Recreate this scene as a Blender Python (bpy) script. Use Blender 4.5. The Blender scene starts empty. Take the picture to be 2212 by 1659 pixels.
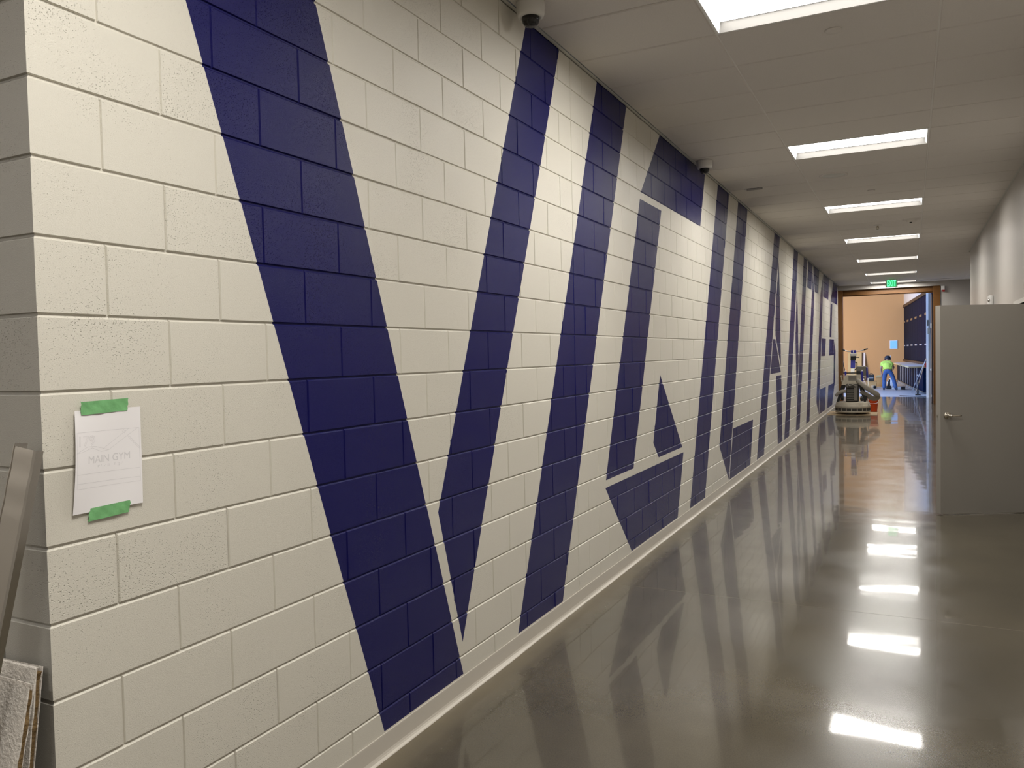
import bpy, bmesh, math, random
from mathutils import Matrix, Vector
random.seed(7)
S = bpy.context.scene
COL = S.collection

# ------------------------------------------------------------------ camera
cam_data = bpy.data.cameras.new('camera')
cam = bpy.data.objects.new('camera', cam_data)
COL.objects.link(cam)
cam_data.sensor_fit = 'HORIZONTAL'
cam_data.sensor_width = 36.0
cam_data.lens = 36.0 * 1712.42 / 2212.0
cam_data.clip_start = 0.05
cam_data.clip_end = 200
cam.matrix_world = Matrix(((0.89350081, 0.00350231, 0.44904792, 2.00646),
                           (0.44855171, 0.04067767, -0.89283072, -1.27923),
                           (-0.02139319, 0.99916618, 0.03477456, 1.69219),
                           (0, 0, 0, 1)))
S.camera = cam
# ------------------------------------------------------------------ world, exposure
world = bpy.data.worlds.new('world')
S.world = world
world.use_nodes = True
world.node_tree.nodes['Background'].inputs[0].default_value = (0.55, 0.7, 1.0, 1)
world.node_tree.nodes['Background'].inputs[1].default_value = 0.3
S.view_settings.view_transform = 'Standard'
S.view_settings.look = 'None'
S.view_settings.gamma = 1.0
S.view_settings.use_curve_mapping = False
S.view_settings.exposure = 0.0
LENS_STRENGTH = 9.5           # radiance of the ceiling light lenses
LAMP_POWER = 61.0             # lamp added just below each lens, for most of the fixture's light


def area(name, loc, target, sx, sy, power, color):
    d = bpy.data.lights.new(name, 'AREA')
    d.shape = 'RECTANGLE'
    d.size, d.size_y, d.energy, d.color = sx, sy, power, color
    o = bpy.data.objects.new(name, d)
    COL.objects.link(o)
    o.location = loc
    o.rotation_euler = (Vector(target) - Vector(loc)).to_track_quat('-Z', 'Y').to_euler()
    return o


# daylight coming in through the windows of the room beyond the opening; an unseen warm lamp is added low for the back wall
area('gym_window_daylight', (-6.6, 29.6, 2.9), (2.2, 33.0, 0.3), 7.2, 4.0, 2000, (0.40, 0.58, 1.0))
area('unseen_gym_lamp', (-3.6, 37.5, 2.4), (0.6, 44.0, 1.2), 2.5, 2.5, 370, (1.0, 0.78, 0.53))


# ------------------------------------------------------------------ materials
def mat(name, color, rough=0.5, metal=0.0, spec=0.5, vary=0.0, vscale=8.0, bump=None, emit=None, alpha=None, trans=0.0, ior=1.45):
    m = bpy.data.materials.new(name)
    m.use_nodes = True
    nt = m.node_tree
    b = nt.nodes['Principled BSDF']
    b.inputs['Base Color'].default_value = (*color, 1)
    b.inputs['Roughness'].default_value = rough
    b.inputs['Metallic'].default_value = metal
    b.inputs['Specular IOR Level'].default_value = spec
    b.inputs['IOR'].default_value = ior
    if trans:
        b.inputs['Transmission Weight'].default_value = trans
    geo = nt.nodes.new('ShaderNodeNewGeometry')
    if vary:
        n = nt.nodes.new('ShaderNodeTexNoise')
        n.inputs['Scale'].default_value = vscale
        n.inputs['Detail'].default_value = 5
        nt.links.new(geo.outputs['Position'], n.inputs['Vector'])
        mx = nt.nodes.new('ShaderNodeMix')
        mx.data_type = 'RGBA'
        mx.inputs['A'].default_value = (*[c * (1 - vary) for c in color], 1)
        mx.inputs['B'].default_value = (*[min(1, c * (1 + vary)) for c in color], 1)
        nt.links.new(n.outputs['Fac'], mx.inputs['Factor'])
        nt.links.new(mx.outputs['Result'], b.inputs['Base Color'])
    if bump:
        sc, dist = bump
        n2 = nt.nodes.new('ShaderNodeTexNoise')
        n2.inputs['Scale'].default_value = sc
        n2.inputs['Detail'].default_value = 3
        nt.links.new(geo.outputs['Position'], n2.inputs['Vector'])
        bp = nt.nodes.new('ShaderNodeBump')
        bp.inputs['Strength'].default_value = 1.0
        bp.inputs['Distance'].default_value = dist
        nt.links.new(n2.outputs['Fac'], bp.inputs['Height'])
        nt.links.new(bp.outputs['Normal'], b.inputs['Normal'])
    if emit:
        b.inputs['Emission Color'].default_value = (*emit[0], 1)
        b.inputs['Emission Strength'].default_value = emit[1]
    return m


def block_paint(name, color, rough, spec=0.5):
    """eggshell paint over porous concrete block: orange peel plus open pores whose number changes from block to block"""
    m = mat(name, color, rough, spec=spec)
    nt = m.node_tree
    b = nt.nodes['Principled BSDF']
    geo = nt.nodes.new('ShaderNodeNewGeometry')
    info = nt.nodes.new('ShaderNodeObjectInfo')
    n = nt.nodes.new('ShaderNodeTexNoise')
    n.inputs['Scale'].default_value = 290
    n.inputs['Detail'].default_value = 4
    n.inputs['Roughness'].default_value = 0.72
    v = nt.nodes.new('ShaderNodeTexVoronoi')
    v.inputs['Scale'].default_value = 165
    v.inputs['Randomness'].default_value = 1
    big = nt.nodes.new('ShaderNodeTexNoise')
    big.inputs['Scale'].default_value = 3.2
    for t in (n, v, big):
        nt.links.new(geo.outputs['Position'], t.inputs['Vector'])
    # pore radius grows with the low-frequency noise and the object's own random number
    add = nt.nodes.new('ShaderNodeMath'); add.operation = 'MULTIPLY_ADD'
    nt.links.new(info.outputs['Random'], add.inputs[0])
    add.inputs[1].default_value = 0.20
    nt.links.new(big.outputs['Fac'], add.inputs[2])
    mr = nt.nodes.new('ShaderNodeMapRange')
    nt.links.new(add.outputs[0], mr.inputs['Value'])
    mr.inputs['From Min'].default_value = 0.38
    mr.inputs['From Max'].default_value = 0.80
    mr.inputs['To Min'].default_value = 0.08
    mr.inputs['To Max'].default_value = 0.33
    sub = nt.nodes.new('ShaderNodeMath'); sub.operation = 'SUBTRACT'; sub.use_clamp = True
    nt.links.new(mr.outputs[0], sub.inputs[0])
    nt.links.new(v.outputs['Distance'], sub.inputs[1])
    pit = nt.nodes.new('ShaderNodeMath'); pit.operation = 'MULTIPLY'
    nt.links.new(sub.outputs[0], pit.inputs[0]); pit.inputs[1].default_value = -6.0
    h = nt.nodes.new('ShaderNodeMath'); h.operation = 'ADD'
    nt.links.new(pit.outputs[0], h.inputs[0]); nt.links.new(n.outputs['Fac'], h.inputs[1])
    bp = nt.nodes.new('ShaderNodeBump')
    bp.inputs['Distance'].default_value = 0.0014
    bp.inputs['Strength'].default_value = 1.0
    nt.links.new(h.outputs[0], bp.inputs['Height'])
    nt.links.new(bp.outputs['Normal'], b.inputs['Normal'])
    return m


M = {}
M['cream'] = block_paint('cream_block_paint', (0.66, 0.628, 0.545), 0.26, 0.5)
M['blue'] = block_paint('navy_block_paint', (0.0065, 0.0065, 0.082), 0.20, 0.22)
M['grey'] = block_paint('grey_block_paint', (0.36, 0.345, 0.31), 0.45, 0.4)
M['drywall'] = mat('grey_wall_paint', (0.43, 0.405, 0.375), 0.40, spec=0.35, vary=0.03, vscale=2, bump=(60, 0.0006))
M['white'] = mat('white_painted_metal', (0.80, 0.79, 0.76), 0.4)
M['offwhite'] = mat('offwhite_plastic', (0.62, 0.60, 0.56), 0.45)
M['tile'] = mat('ceiling_tile', (0.68, 0.64, 0.59), 0.95, spec=0.1, vary=0.05, vscale=90, bump=(220, 0.002))
M['grid'] = mat('ceiling_grid', (0.72, 0.69, 0.64), 0.5)
M['angle'] = mat('wall_angle', (0.58, 0.57, 0.52), 0.5)
M['plenum'] = mat('dark_plenum', (0.02, 0.018, 0.017), 0.9)
M['shadedend'] = mat('shaded_housing_end', (0.065, 0.063, 0.060), 0.9, spec=0.05)  # housing ends coloured dark to stand in for their dimmer light
M['lens'] = mat('light_lens', (0.9, 0.9, 0.88), 0.5, emit=((1.0, 0.968, 0.915), LENS_STRENGTH))
M['base'] = mat('vinyl_base', (0.56, 0.52, 0.455), 0.30)
M['doorpaint'] = mat('door_paint', (0.27, 0.25, 0.22), 0.42, bump=(300, 0.0005))
M['frame'] = mat('primed_door_frame', (0.115, 0.046, 0.006), 0.5, vary=0.15, vscale=6)
M['steel'] = mat('brushed_steel', (0.60, 0.575, 0.535), 0.14, 1.0)
M['chrome'] = mat('satin_chrome', (0.55, 0.50, 0.42), 0.2, 1.0)
M['paper'] = mat('white_paper', (0.80, 0.775, 0.775), 0.8, spec=0.2)
M['ink'] = mat('pale_grey_ink', (0.55, 0.535, 0.54), 0.8, spec=0.2)
M['ink2'] = mat('paler_grey_ink', (0.64, 0.62, 0.625), 0.8, spec=0.2)
M['tape'] = mat('green_masking_tape', (0.165, 0.41, 0.165), 0.6, vary=0.18, vscale=60, bump=(90, 0.001))
M['tileface'] = mat('fissured_tile_face', (0.60, 0.56, 0.51), 0.95, spec=0.1, vary=0.25, vscale=70, bump=(120, 0.004))
M['tilecore'] = mat('mineral_fibre_core', (0.16, 0.105, 0.05), 0.95, spec=0.1, vary=0.5, vscale=45, bump=(150, 0.004))
M['blackglass'] = mat('smoked_dome', (0.30, 0.29, 0.28), 0.03, trans=0.92, ior=1.25)
M['black'] = mat('black_plastic', (0.012, 0.012, 0.012), 0.3)
M['rubber'] = mat('black_rubber', (0.02, 0.02, 0.02), 0.7)
M['green'] = mat('exit_letters', (0.1, 0.8, 0.3), 0.5, emit=((0.12, 1.0, 0.36), 2.2))
M['greendim'] = mat('exit_panel', (0.05, 0.45, 0.2), 0.4, emit=((0.03, 0.50, 0.17), 1.0))
M['orangewall'] = mat('tan_orange_wall', (0.50, 0.305, 0.135), 0.6, bump=(40, 0.002))
M['gymwhite'] = mat('white_wall_paint', (0.72, 0.73, 0.75), 0.5)
M['postwhite'] = mat('white_post_paint', (0.90, 0.90, 0.90), 0.4)
M['gymfloor'] = mat('dusty_concrete', (0.50, 0.50, 0.52), 0.45, vary=0.12, vscale=3)
M['navy'] = mat('navy_panel', (0.0008, 0.0065, 0.026), 0.6, spec=0.05)
M['navyblack'] = mat('dark_door_face', (0.006, 0.006, 0.010), 0.4)
M['brown'] = mat('dark_wood_trim', (0.055, 0.030, 0.018), 0.5)
M['gold'] = mat('brass_pull', (0.30, 0.20, 0.10), 0.35, 0.6)
M['silver'] = mat('pale_metal', (0.55, 0.57, 0.60), 0.35, 0.4)
M['counter'] = mat('white_laminate', (0.72, 0.70, 0.72), 0.4)
M['plywood'] = mat('pale_plywood', (0.50, 0.39, 0.20), 0.7, vary=0.08, vscale=5)
M['card'] = mat('cardboard', (0.55, 0.32, 0.12), 0.85, vary=0.12, vscale=6)
M['cardlight'] = mat('kraft_sheet', (0.36, 0.265, 0.155), 0.85, vary=0.1, vscale=9)
M['beige'] = mat('dusty_beige_metal', (0.40, 0.355, 0.275), 0.6, vary=0.2, vscale=14, bump=(60, 0.003))
M['dusty'] = mat('dusty_motor', (0.036, 0.033, 0.027), 0.75, vary=0.7, vscale=28, bump=(60, 0.006))
M['greyhose'] = mat('grey_fabric_hose', (0.27, 0.245, 0.205), 0.75, vary=0.15, vscale=20, bump=(30, 0.006))
M['bluemetal'] = mat('blue_painted_metal', (0.020, 0.022, 0.26), 0.35)
M['greymetal'] = mat('grey_painted_metal', (0.16, 0.145, 0.12), 0.5)
M['orange'] = mat('orange_plastic', (0.70, 0.075, 0.012), 0.4)
M['shirt'] = mat('yellow_green_cotton', (0.66, 0.86, 0.13), 0.8, bump=(25, 0.01))
M['denim'] = mat('blue_denim', (0.05, 0.10, 0.23), 0.85, vary=0.25, vscale=14, bump=(20, 0.012))
M['skin'] = mat('skin', (0.45, 0.25, 0.165), 0.55)
M['helmet'] = mat('dark_helmet', (0.02, 0.022, 0.030), 0.25)
M['boot'] = mat('dark_boot', (0.03, 0.035, 0.06), 0.6)
M['wood'] = mat('light_wood_handle', (0.55, 0.36, 0.22), 0.55)
M['red'] = mat('red_plastic', (0.35, 0.02, 0.02), 0.4)
M['bluepanel'] = mat('glowing_blue_board', (0.16, 0.45, 0.95), 0.4, emit=((0.20, 0.48, 1.0), 0.45))  # emission stands in for daylight falling on the board
M['saw'] = mat('saw_cut_filler', (0.24, 0.215, 0.175), 0.6)


def floor_material():
    m = mat('polished_concrete', (0.1, 0.09, 0.07), 0.1)
    nt = m.node_tree
    b = nt.nodes['Principled BSDF']
    geo = nt.nodes.new('ShaderNodeNewGeometry')
    sep = nt.nodes.new('ShaderNodeSeparateXYZ')
    nt.links.new(geo.outputs['Position'], sep.inputs[0])

    def noise(scale, detail=4, stretch=None, rough=0.55):
        n = nt.nodes.new('ShaderNodeTexNoise')
        n.inputs['Scale'].default_value = scale
        n.inputs['Detail'].default_value = detail
        n.inputs['Roughness'].default_value = rough
        if stretch:
            mp = nt.nodes.new('ShaderNodeMapping')
            mp.inputs['Scale'].default_value = stretch
            nt.links.new(geo.outputs['Position'], mp.inputs['Vector'])
            nt.links.new(mp.outputs[0], n.inputs['Vector'])
        else:
            nt.links.new(geo.outputs['Position'], n.inputs['Vector'])
        return n
    cloud = noise(1.1, 5)
    grain = noise(170, 2)
    ramp = nt.nodes.new('ShaderNodeValToRGB')
    ramp.color_ramp.elements[0].position = 0.3
    ramp.color_ramp.elements[0].color = (0.064, 0.055, 0.038, 1)
    ramp.color_ramp.elements[1].position = 0.72
    ramp.color_ramp.elements[1].color = (0.102, 0.087, 0.060, 1)
    nt.links.new(cloud.outputs['Fac'], ramp.inputs[0])
    spk = nt.nodes.new('ShaderNodeMix'); spk.data_type = 'RGBA'; spk.blend_type = 'OVERLAY'
    spk.inputs['Factor'].default_value = 0.35
    nt.links.new(ramp.outputs[0], spk.inputs['A'])
    nt.links.new(grain.outputs['Fac'], spk.inputs['B'])
    # unpolished, dusty margin beside the block wall with a ragged edge
    edge = noise(3.5, 3, None, 0.6)
    ed = nt.nodes.new('ShaderNodeMath'); ed.operation = 'MULTIPLY_ADD'
    nt.links.new(edge.outputs['Fac'], ed.inputs[0]); ed.inputs[1].default_value = -0.22
    nt.links.new(sep.outputs['X'], ed.inputs[2])
    mr = nt.nodes.new('ShaderNodeMapRange')
    nt.links.new(ed.outputs[0], mr.inputs['Value'])
    mr.inputs['From Min'].default_value = -0.12
    mr.inputs['From Max'].default_value = 0.11
    mr.inputs['To Min'].default_value = 1.0
    mr.inputs['To Max'].default_value = 0.0
    dm = nt.nodes.new('ShaderNodeMix'); dm.data_type = 'RGBA'
    nt.links.new(mr.outputs[0], dm.inputs['Factor'])
    nt.links.new(spk.outputs['Result'], dm.inputs['A'])
    dm.inputs['B'].default_value = (0.145, 0.120, 0.078, 1)
    nt.links.new(dm.outputs['Result'], b.inputs['Base Color'])
    rn = noise(2.3, 6)
    rr = nt.nodes.new('ShaderNodeMapRange')
    nt.links.new(rn.outputs['Fac'], rr.inputs['Value'])
    rr.inputs['From Min'].default_value = 0.35; rr.inputs['From Max'].default_value = 0.7
    rr.inputs['To Min'].default_value = 0.16; rr.inputs['To Max'].default_value = 0.26
    # the margin is duller
    ra = nt.nodes.new('ShaderNodeMath'); ra.operation = 'MULTIPLY_ADD'
    nt.links.new(mr.outputs[0], ra.inputs[0]); ra.inputs[1].default_value = 0.30
    nt.links.new(rr.outputs[0], ra.inputs[2])
    nt.links.new(ra.outputs[0], b.inputs['Roughness'])
    b.inputs['IOR'].default_value = 1.45
    b.inputs['Specular IOR Level'].default_value = 0.35
    # the densified, burnished skin: clear where polished, missing along the dusty margin
    cw = nt.nodes.new('ShaderNodeMapRange')
    nt.links.new(mr.outputs[0], cw.inputs['Value'])
    cw.inputs['To Min'].default_value = 0.58; cw.inputs['To Max'].default_value = 0.12
    nt.links.new(cw.outputs[0], b.inputs['Coat Weight'])
    cr = nt.nodes.new('ShaderNodeMapRange')
    nt.links.new(rn.outputs['Fac'], cr.inputs['Value'])
    cr.inputs['From Min'].default_value = 0.35; cr.inputs['From Max'].default_value = 0.7
    cr.inputs['To Min'].default_value = 0.03; cr.inputs['To Max'].default_value = 0.06
    nt.links.new(cr.outputs[0], b.inputs['Coat Roughness'])
    b.inputs['Coat IOR'].default_value = 1.42
    # long shallow undulation left by the grinder
    w = noise(1.0, 2, (0.8, 1.3, 1), 0.5)
    w2 = noise(1.0, 1, (3.5, 5.0, 1))
    sm = nt.nodes.new('ShaderNodeMath'); sm.operation = 'MULTIPLY_ADD'
    nt.links.new(w2.outputs['Fac'], sm.inputs[0]); sm.inputs[1].default_value = 0.12
    nt.links.new(w.outputs['Fac'], sm.inputs[2])
    bp = nt.nodes.new('ShaderNodeBump')
    bp.inputs['Distance'].default_value = 0.0030
    bp.inputs['Strength'].default_value = 1.0
    nt.links.new(sm.outputs[0], bp.inputs['Height'])
    nt.links.new(bp.outputs['Normal'], b.inputs['Normal'])
    nt.links.new(bp.outputs['Normal'], b.inputs['Coat Normal'])
    return m


M['floor'] = floor_material()


# ------------------------------------------------------------------ mesh helpers
class MB:
    def __init__(self):
        self.v, self.f, self.mi, self.sm = [], [], [], []

    def poly(self, pts, mi=0, smooth=False):
        n = len(self.v)
        self.v += [tuple(p) for p in pts]
        self.f.append(tuple(range(n, n + len(pts))))
        self.mi.append(mi); self.sm.append(smooth)

    def mesh(self, verts, faces, mi=0, smooth=False):
        n = len(self.v)
        self.v += [tuple(p) for p in verts]
        for f in faces:
            self.f.append(tuple(i + n for i in f)); self.mi.append(mi); self.sm.append(smooth)
        return self

    def box(self, x0, y0, z0, x1, y1, z1, mi=0, bev=0.0):
        if bev <= 0:
            vs = [(x, y, z) for x in (x0, x1) for y in (y0, y1) for z in (z0, z1)]
            fs = [(0, 1, 3, 2), (4, 6, 7, 5), (0, 4, 5, 1), (2, 3, 7, 6), (0, 2, 6, 4), (1, 5, 7, 3)]
            return self.mesh(vs, fs, mi)
        bm = bmesh.new()
        bmesh.ops.create_cube(bm, size=1.0)
        for v in bm.verts:
            v.co = Vector(((x0 + x1) / 2 + v.co.x * (x1 - x0), (y0 + y1) / 2 + v.co.y * (y1 - y0), (z0 + z1) / 2 + v.co.z * (z1 - z0)))
        bmesh.ops.bevel(bm, geom=bm.edges[:], offset=bev, segments=2, profile=0.6, affect='EDGES')
        self.from_bm(bm, mi)
        return self

    def from_bm(self, bm, mi=0, smooth=False):
        bm.verts.ensure_lookup_table(); bm.verts.index_update()
        self.mesh([v.co[:] for v in bm.verts], [[v.index for v in f.verts] for f in bm.faces], mi, smooth)
        bm.free()

    def prism(self, pts2, z0, z1, axis='z', mi=0):
        """extrude a 2-D outline; axis says which coordinate z0..z1 is"""
        def p(a, b, c):
            return {'z': (a, b, c), 'y': (a, c, b), 'x': (c, a, b)}[axis]
        n = len(pts2)
        vs = [p(a, b, z0) for a, b in pts2] + [p(a, b, z1) for a, b in pts2]
        fs = [tuple(range(n))[::-1], tuple(range(n, 2 * n))] + [(i, (i + 1) % n, n + (i + 1) % n, n + i) for i in range(n)]
        return self.mesh(vs, fs, mi)

    def lathe(self, prof, c=(0, 0, 0), axis='z', n=24, mi=0, smooth=True):
        vs, fs = [], []
        for r, h in prof:
            for k in range(n):
                a = 2 * math.pi * k / n
                q = (r * math.cos(a), r * math.sin(a), h)
                if axis == 'y':
                    q = (q[0], q[2], q[1])
                elif axis == 'x':
                    q = (q[2], q[0], q[1])
                vs.append((c[0] + q[0], c[1] + q[1], c[2] + q[2]))
        for i in range(len(prof) - 1):
            for k in range(n):
                fs.append((i * n + k, i * n + (k + 1) % n, (i + 1) * n + (k + 1) % n, (i + 1) * n + k))
        fs.append(tuple(range(n))[::-1]); fs.append(tuple(range((len(prof) - 1) * n, len(prof) * n)))
        return self.mesh(vs, fs, mi, smooth)

    def tube(self, path, r, n=10, mi=0, flat=1.0, steps=0):
        P = [Vector(p) for p in path]
        R = list(r) if isinstance(r, (list, tuple)) else [r] * len(P)
        if steps:
            Q, RR = [], []
            for i in range(len(P) - 1):
                p0, p1, p2, p3 = P[max(i - 1, 0)], P[i], P[i + 1], P[min(i + 2, len(P) - 1)]
                for k in range(steps):
                    t = k / steps
                    Q.append(0.5 * ((2 * p1) + (p2 - p0) * t + (2 * p0 - 5 * p1 + 4 * p2 - p3) * t * t + (3 * p1 - p0 - 3 * p2 + p3) * t ** 3))
                    RR.append(R[i] * (1 - t) + R[i + 1] * t)
            Q.append(P[-1]); RR.append(R[-1]); P, R = Q, RR
        vs, fs = [], []
        for i, p in enumerate(P):
            d = (P[min(i + 1, len(P) - 1)] - P[max(i - 1, 0)]).normalized()
            up = Vector((0, 1, 0)) if abs(d.y) < 0.9 else Vector((0, 0, 1))
            a = d.cross(up).normalized(); b = d.cross(a).normalized()
            for k in range(n):
                t = 2 * math.pi * k / n
                vs.append(p + R[i] * (math.cos(t) * a + flat * math.sin(t) * b))
        for i in range(len(P) - 1):
            for k in range(n):
                fs.append((i * n + k, i * n + (k + 1) % n, (i + 1) * n + (k + 1) % n, (i + 1) * n + k))
        fs.append(tuple(range(n))[::-1]); fs.append(tuple(range((len(P) - 1) * n, len(P) * n)))
        return self.mesh([v[:] for v in vs], fs, mi, True)

    def ball(self, c, r, mi=0, sx=1, sy=1, sz=1, u=16, v=10):
        bm = bmesh.new()
        bmesh.ops.create_uvsphere(bm, u_segments=u, v_segments=v, radius=r)
        for w in bm.verts:
            w.co = Vector((c[0] + w.co.x * sx, c[1] + w.co.y * sy, c[2] + w.co.z * sz))
        self.from_bm(bm, mi, True)
        return self

    def to_mesh(self, name, mats):
        me = bpy.data.meshes.new(name)
        me.from_pydata(self.v, [], self.f)
        for m in (mats if isinstance(mats, (list, tuple)) else [mats]):
            me.materials.append(m)
        me.polygons.foreach_set('material_index', self.mi)
        me.polygons.foreach_set('use_smooth', self.sm)
        me.update()
        return me

    def build(self, name, mats, parent=None, loc=None, fix=True):
        if loc:
            self.v = [(x - loc[0], y - loc[1], z - loc[2]) for x, y, z in self.v]
        me = self.to_mesh(name, mats)
        if fix:
            bm = bmesh.new(); bm.from_mesh(me)
            bmesh.ops.recalc_face_normals(bm, faces=bm.faces)
            bm.to_mesh(me); bm.free()
        return link(name, me, parent, loc)


def link(name, data, parent=None, loc=None):
    """loc is a world position; parents are never rotated or scaled"""
    o = bpy.data.objects.new(name, data)
    COL.objects.link(o)
    if parent is not None:
        o.parent = parent
    pl = parent['wloc'] if parent is not None and 'wloc' in parent else (0, 0, 0)
    l = loc or (0, 0, 0)
    o.location = (l[0] - pl[0], l[1] - pl[1], l[2] - pl[2])
    o['wloc'] = tuple(l)
    return o


def tag(o, label, cat=None, group=None, kind=None):
    o['label'] = label
    if cat:
        o['category'] = cat
    if group:
        o['group'] = group
    if kind:
        o['kind'] = kind
    return o


def thing(name, loc, label, cat, group=None):
    return tag(link(name, None, None, loc), label, cat, group)


def structure(name, mb, mats, label, fix=True):
    return tag(mb.build(name, mats, fix=fix), label, None, None, 'structure')


def text_mesh(s, size, extrude=0.0, outline=0.0, align='CENTER'):
    cu = bpy.data.curves.new('lettering', 'FONT')
    cu.body = s; cu.size = size; cu.align_x = align; cu.align_y = 'CENTER'
    cu.extrude = extrude
    if outline:
        cu.fill_mode = 'NONE'; cu.bevel_depth = outline; cu.bevel_resolution = 0
    cu.resolution_u = 4
    o = bpy.data.objects.new('lettering', cu)
    COL.objects.link(o)
    dg = bpy.context.evaluated_depsgraph_get()
    me = bpy.data.meshes.new_from_object(o.evaluated_get(dg))
    bpy.data.objects.remove(o); bpy.data.curves.remove(cu)
    vs = [v.co[:] for v in me.vertices]; fs = [tuple(p.vertices) for p in me.polygons]
    bpy.data.meshes.remove(me)
    return vs, fs


# ------------------------------------------------------------------ dimensions of the place (metres)
H = 3.658                 # ceiling height, eighteen block courses
YE = 25.42                # end of the corridor
XR = 3.11                 # right-hand wall
U = 0.2032                # half a block / one course
TY0, TP = 3.15, 0.6125    # ceiling grid

# painted letters on the wall, convex pieces in (y, z)
B, T = 0.108, 3.67
LETTERS = [
    [(1.43, B), (2.10, B), (0.917, T), (0.225, T)],                                   # V
    [(3.003, T), (3.495, T), (2.10, 0.27), (1.90, 0.96)],
    [(2.72, B), (3.37, B), (4.84, T), (4.18, T)],                                     # I
    [(5.79, T), (7.545, T), (7.285, 3.045), (5.185, 3.045)],                          # G
    [(5.15, 2.98), (5.79, 2.98), (4.87, 0.765), (4.215, 0.765)],
    [(4.20, 0.71), (6.45, 0.71), (6.20, B), (4.79, B)],
    [(5.67, 1.5), (6.41, 0.765), (5.59, 0.765), (5.43, 0.91)],
    [(6.68, B), (7.34, B), (8.84, T), (8.19, T)],                                     # I
    [(9.42, T), (10.085, T), (8.615, B), (8.10, 0.58)],                               # L
    [(8.905, 0.72), (10.34, 0.72), (10.08, B), (8.645, B)],
    [(12.54, T), (13.15, T), (11.235, B), (10.61, B)],                                # A
    [(12.99, 3.25), (13.07, 2.5), (13.12, 1.40), (12.51, 1.95), (12.58, 2.45)],
    [(12.25, 1.885), (12.50, 1.885), (13.09, 1.32), (11.94, 1.32)],
    [(12.545, 1.27), (13.14, 1.27), (13.2, B), (12.66, B)],
    [(14.99, T), (15.63, T), (14.06, B), (13.42, B)],                                 # N
    [(15.38, 3.02), (15.49, 2.45), (15.57, 1.45), (15.19, 0.72), (15.09, 1.95)],
    [(16.6, T), (17.2, T), (15.635, B), (15.02, B)],
    [(17.42, T), (18.28, T), (18.0, 3.06), (17.12, 3.06)],                            # T
    [(18.42, T), (19.76, T), (19.50, 3.06), (18.66, 3.06)],
    [(18.345, 3.6), (18.60, 3.0), (17.38, B), (16.74, B)],
    [(20.87, T), (22.43, T), (22.18, 3.06), (20.70, 3.06)],                           # E
    [(20.82, T), (20.62, 3.04), (19.36, B), (18.86, 0.45), (20.05, 3.12)],
    [(20.30, 1.98), (21.34, 1.98), (21.16, 1.53), (20.10, 1.53)],
    [(19.70, 0.71), (21.24, 0.71), (20.94, B), (19.43, B)],
    [(23.77, T), (25.2, T), (25.08, 3.06), (22.90, 3.06)],                            # S
    [(22.84, 3.0), (23.38, 3.0), (23.0, 2.045), (22.44, 2.045)],
    [(22.42, 1.985), (23.86, 1.985), (23.76, 1.53), (22.25, 1.53)],
    [(23.88, 1.985), (24.35, 1.66), (24.02, 0.71), (23.44, 0.71), (23.78, 1.53)],
    [(21.95, 0.71), (24.02, 0.71), (23.10, B), (21.58, B)],
]


def ccw(p):
    a = sum(p[i][0] * p[(i + 1) % len(p)][1] - p[(i + 1) % len(p)][0] * p[i][1] for i in range(len(p)))
    return p if a > 0 else p[::-1]


LETTERS = [ccw(p) for p in LETTERS]
LBOX = [(min(q[0] for q in p), max(q[0] for q in p), min(q[1] for q in p), max(q[1] for q in p)) for p in LETTERS]


def split(face, a, b):
    """cut a 3-D face by the line a-b in (y, z); returns (inside = left of the line, outside)"""
    def side(p):
        d = (b[0] - a[0]) * (p[2] - a[1]) - (b[1] - a[1]) * (p[1] - a[0])
        return 0.0 if abs(d) < 1e-8 else d
    ins, out = [], []
    n = len(face)
    for i in range(n):
        p, q = face[i], face[(i + 1) % n]
        sp, sq = side(p), side(q)
        if sp >= 0:
            ins.append(p)
        if sp <= 0:
            out.append(p)
        if sp * sq < 0:
            t = sp / (sp - sq)
            m = tuple(p[k] + t * (q[k] - p[k]) for k in range(3))
            ins.append(m); out.append(m)
    return (ins if len(ins) > 2 else None), (out if len(out) > 2 else None)


def paint(face):
    """split one face into its cream and navy pieces -> [(points, material index)]"""
    y0, y1 = min(p[1] for p in face), max(p[1] for p in face)
    z0, z1 = min(p[2] for p in face), max(p[2] for p in face)
    cream, res = [face], []
    for p, bx in zip(LETTERS, LBOX):
        if bx[0] > y1 or bx[1] < y0 or bx[2] > z1 or bx[3] < z0:
            continue
        nxt = []
        for f in cream:
            cur = f
            for i in range(len(p)):
                if cur is None:
                    break
                cur, o = split(cur, p[i], p[(i + 1) % len(p)])
                if o:
                    nxt.append(o)
            if cur:
                res.append((cur, 1))
        cream = nxt
    return [(f, 0) for f in cream] + res


# ------------------------------------------------------------------ the block wall with the painted word
DEPTH = 0.0065


def block_faces(y0, y1, z0, z1, corner=False):
    gy, cy_ = 0.0020, 0.0027
    oy0, oy1, oz0, oz1 = (y0 + (DEPTH if corner else gy)), y1 - gy, z0 + 0.0015, z1 - 0.0035
    iy0, iy1, iz0, iz1 = (y0 if corner else oy0 + cy_), oy1 - cy_, oz0 + 0.0025, oz1 - 0.0062   # raked joint, sloping mortar below
    I = [(0, iy0, iz0), (0, iy1, iz0), (0, iy1, iz1), (0, iy0, iz1)]
    O = [(-DEPTH, oy0, oz0), (-DEPTH, oy1, oz0), (-DEPTH, oy1, oz1), (-DEPTH, oy0, oz1)]
    fs = [I]
    for k in range(4):
        if corner and k == 3:
            continue
        fs.append([O[k], O[(k + 1) % 4], I[(k + 1) % 4], I[k]])
    return fs


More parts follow.
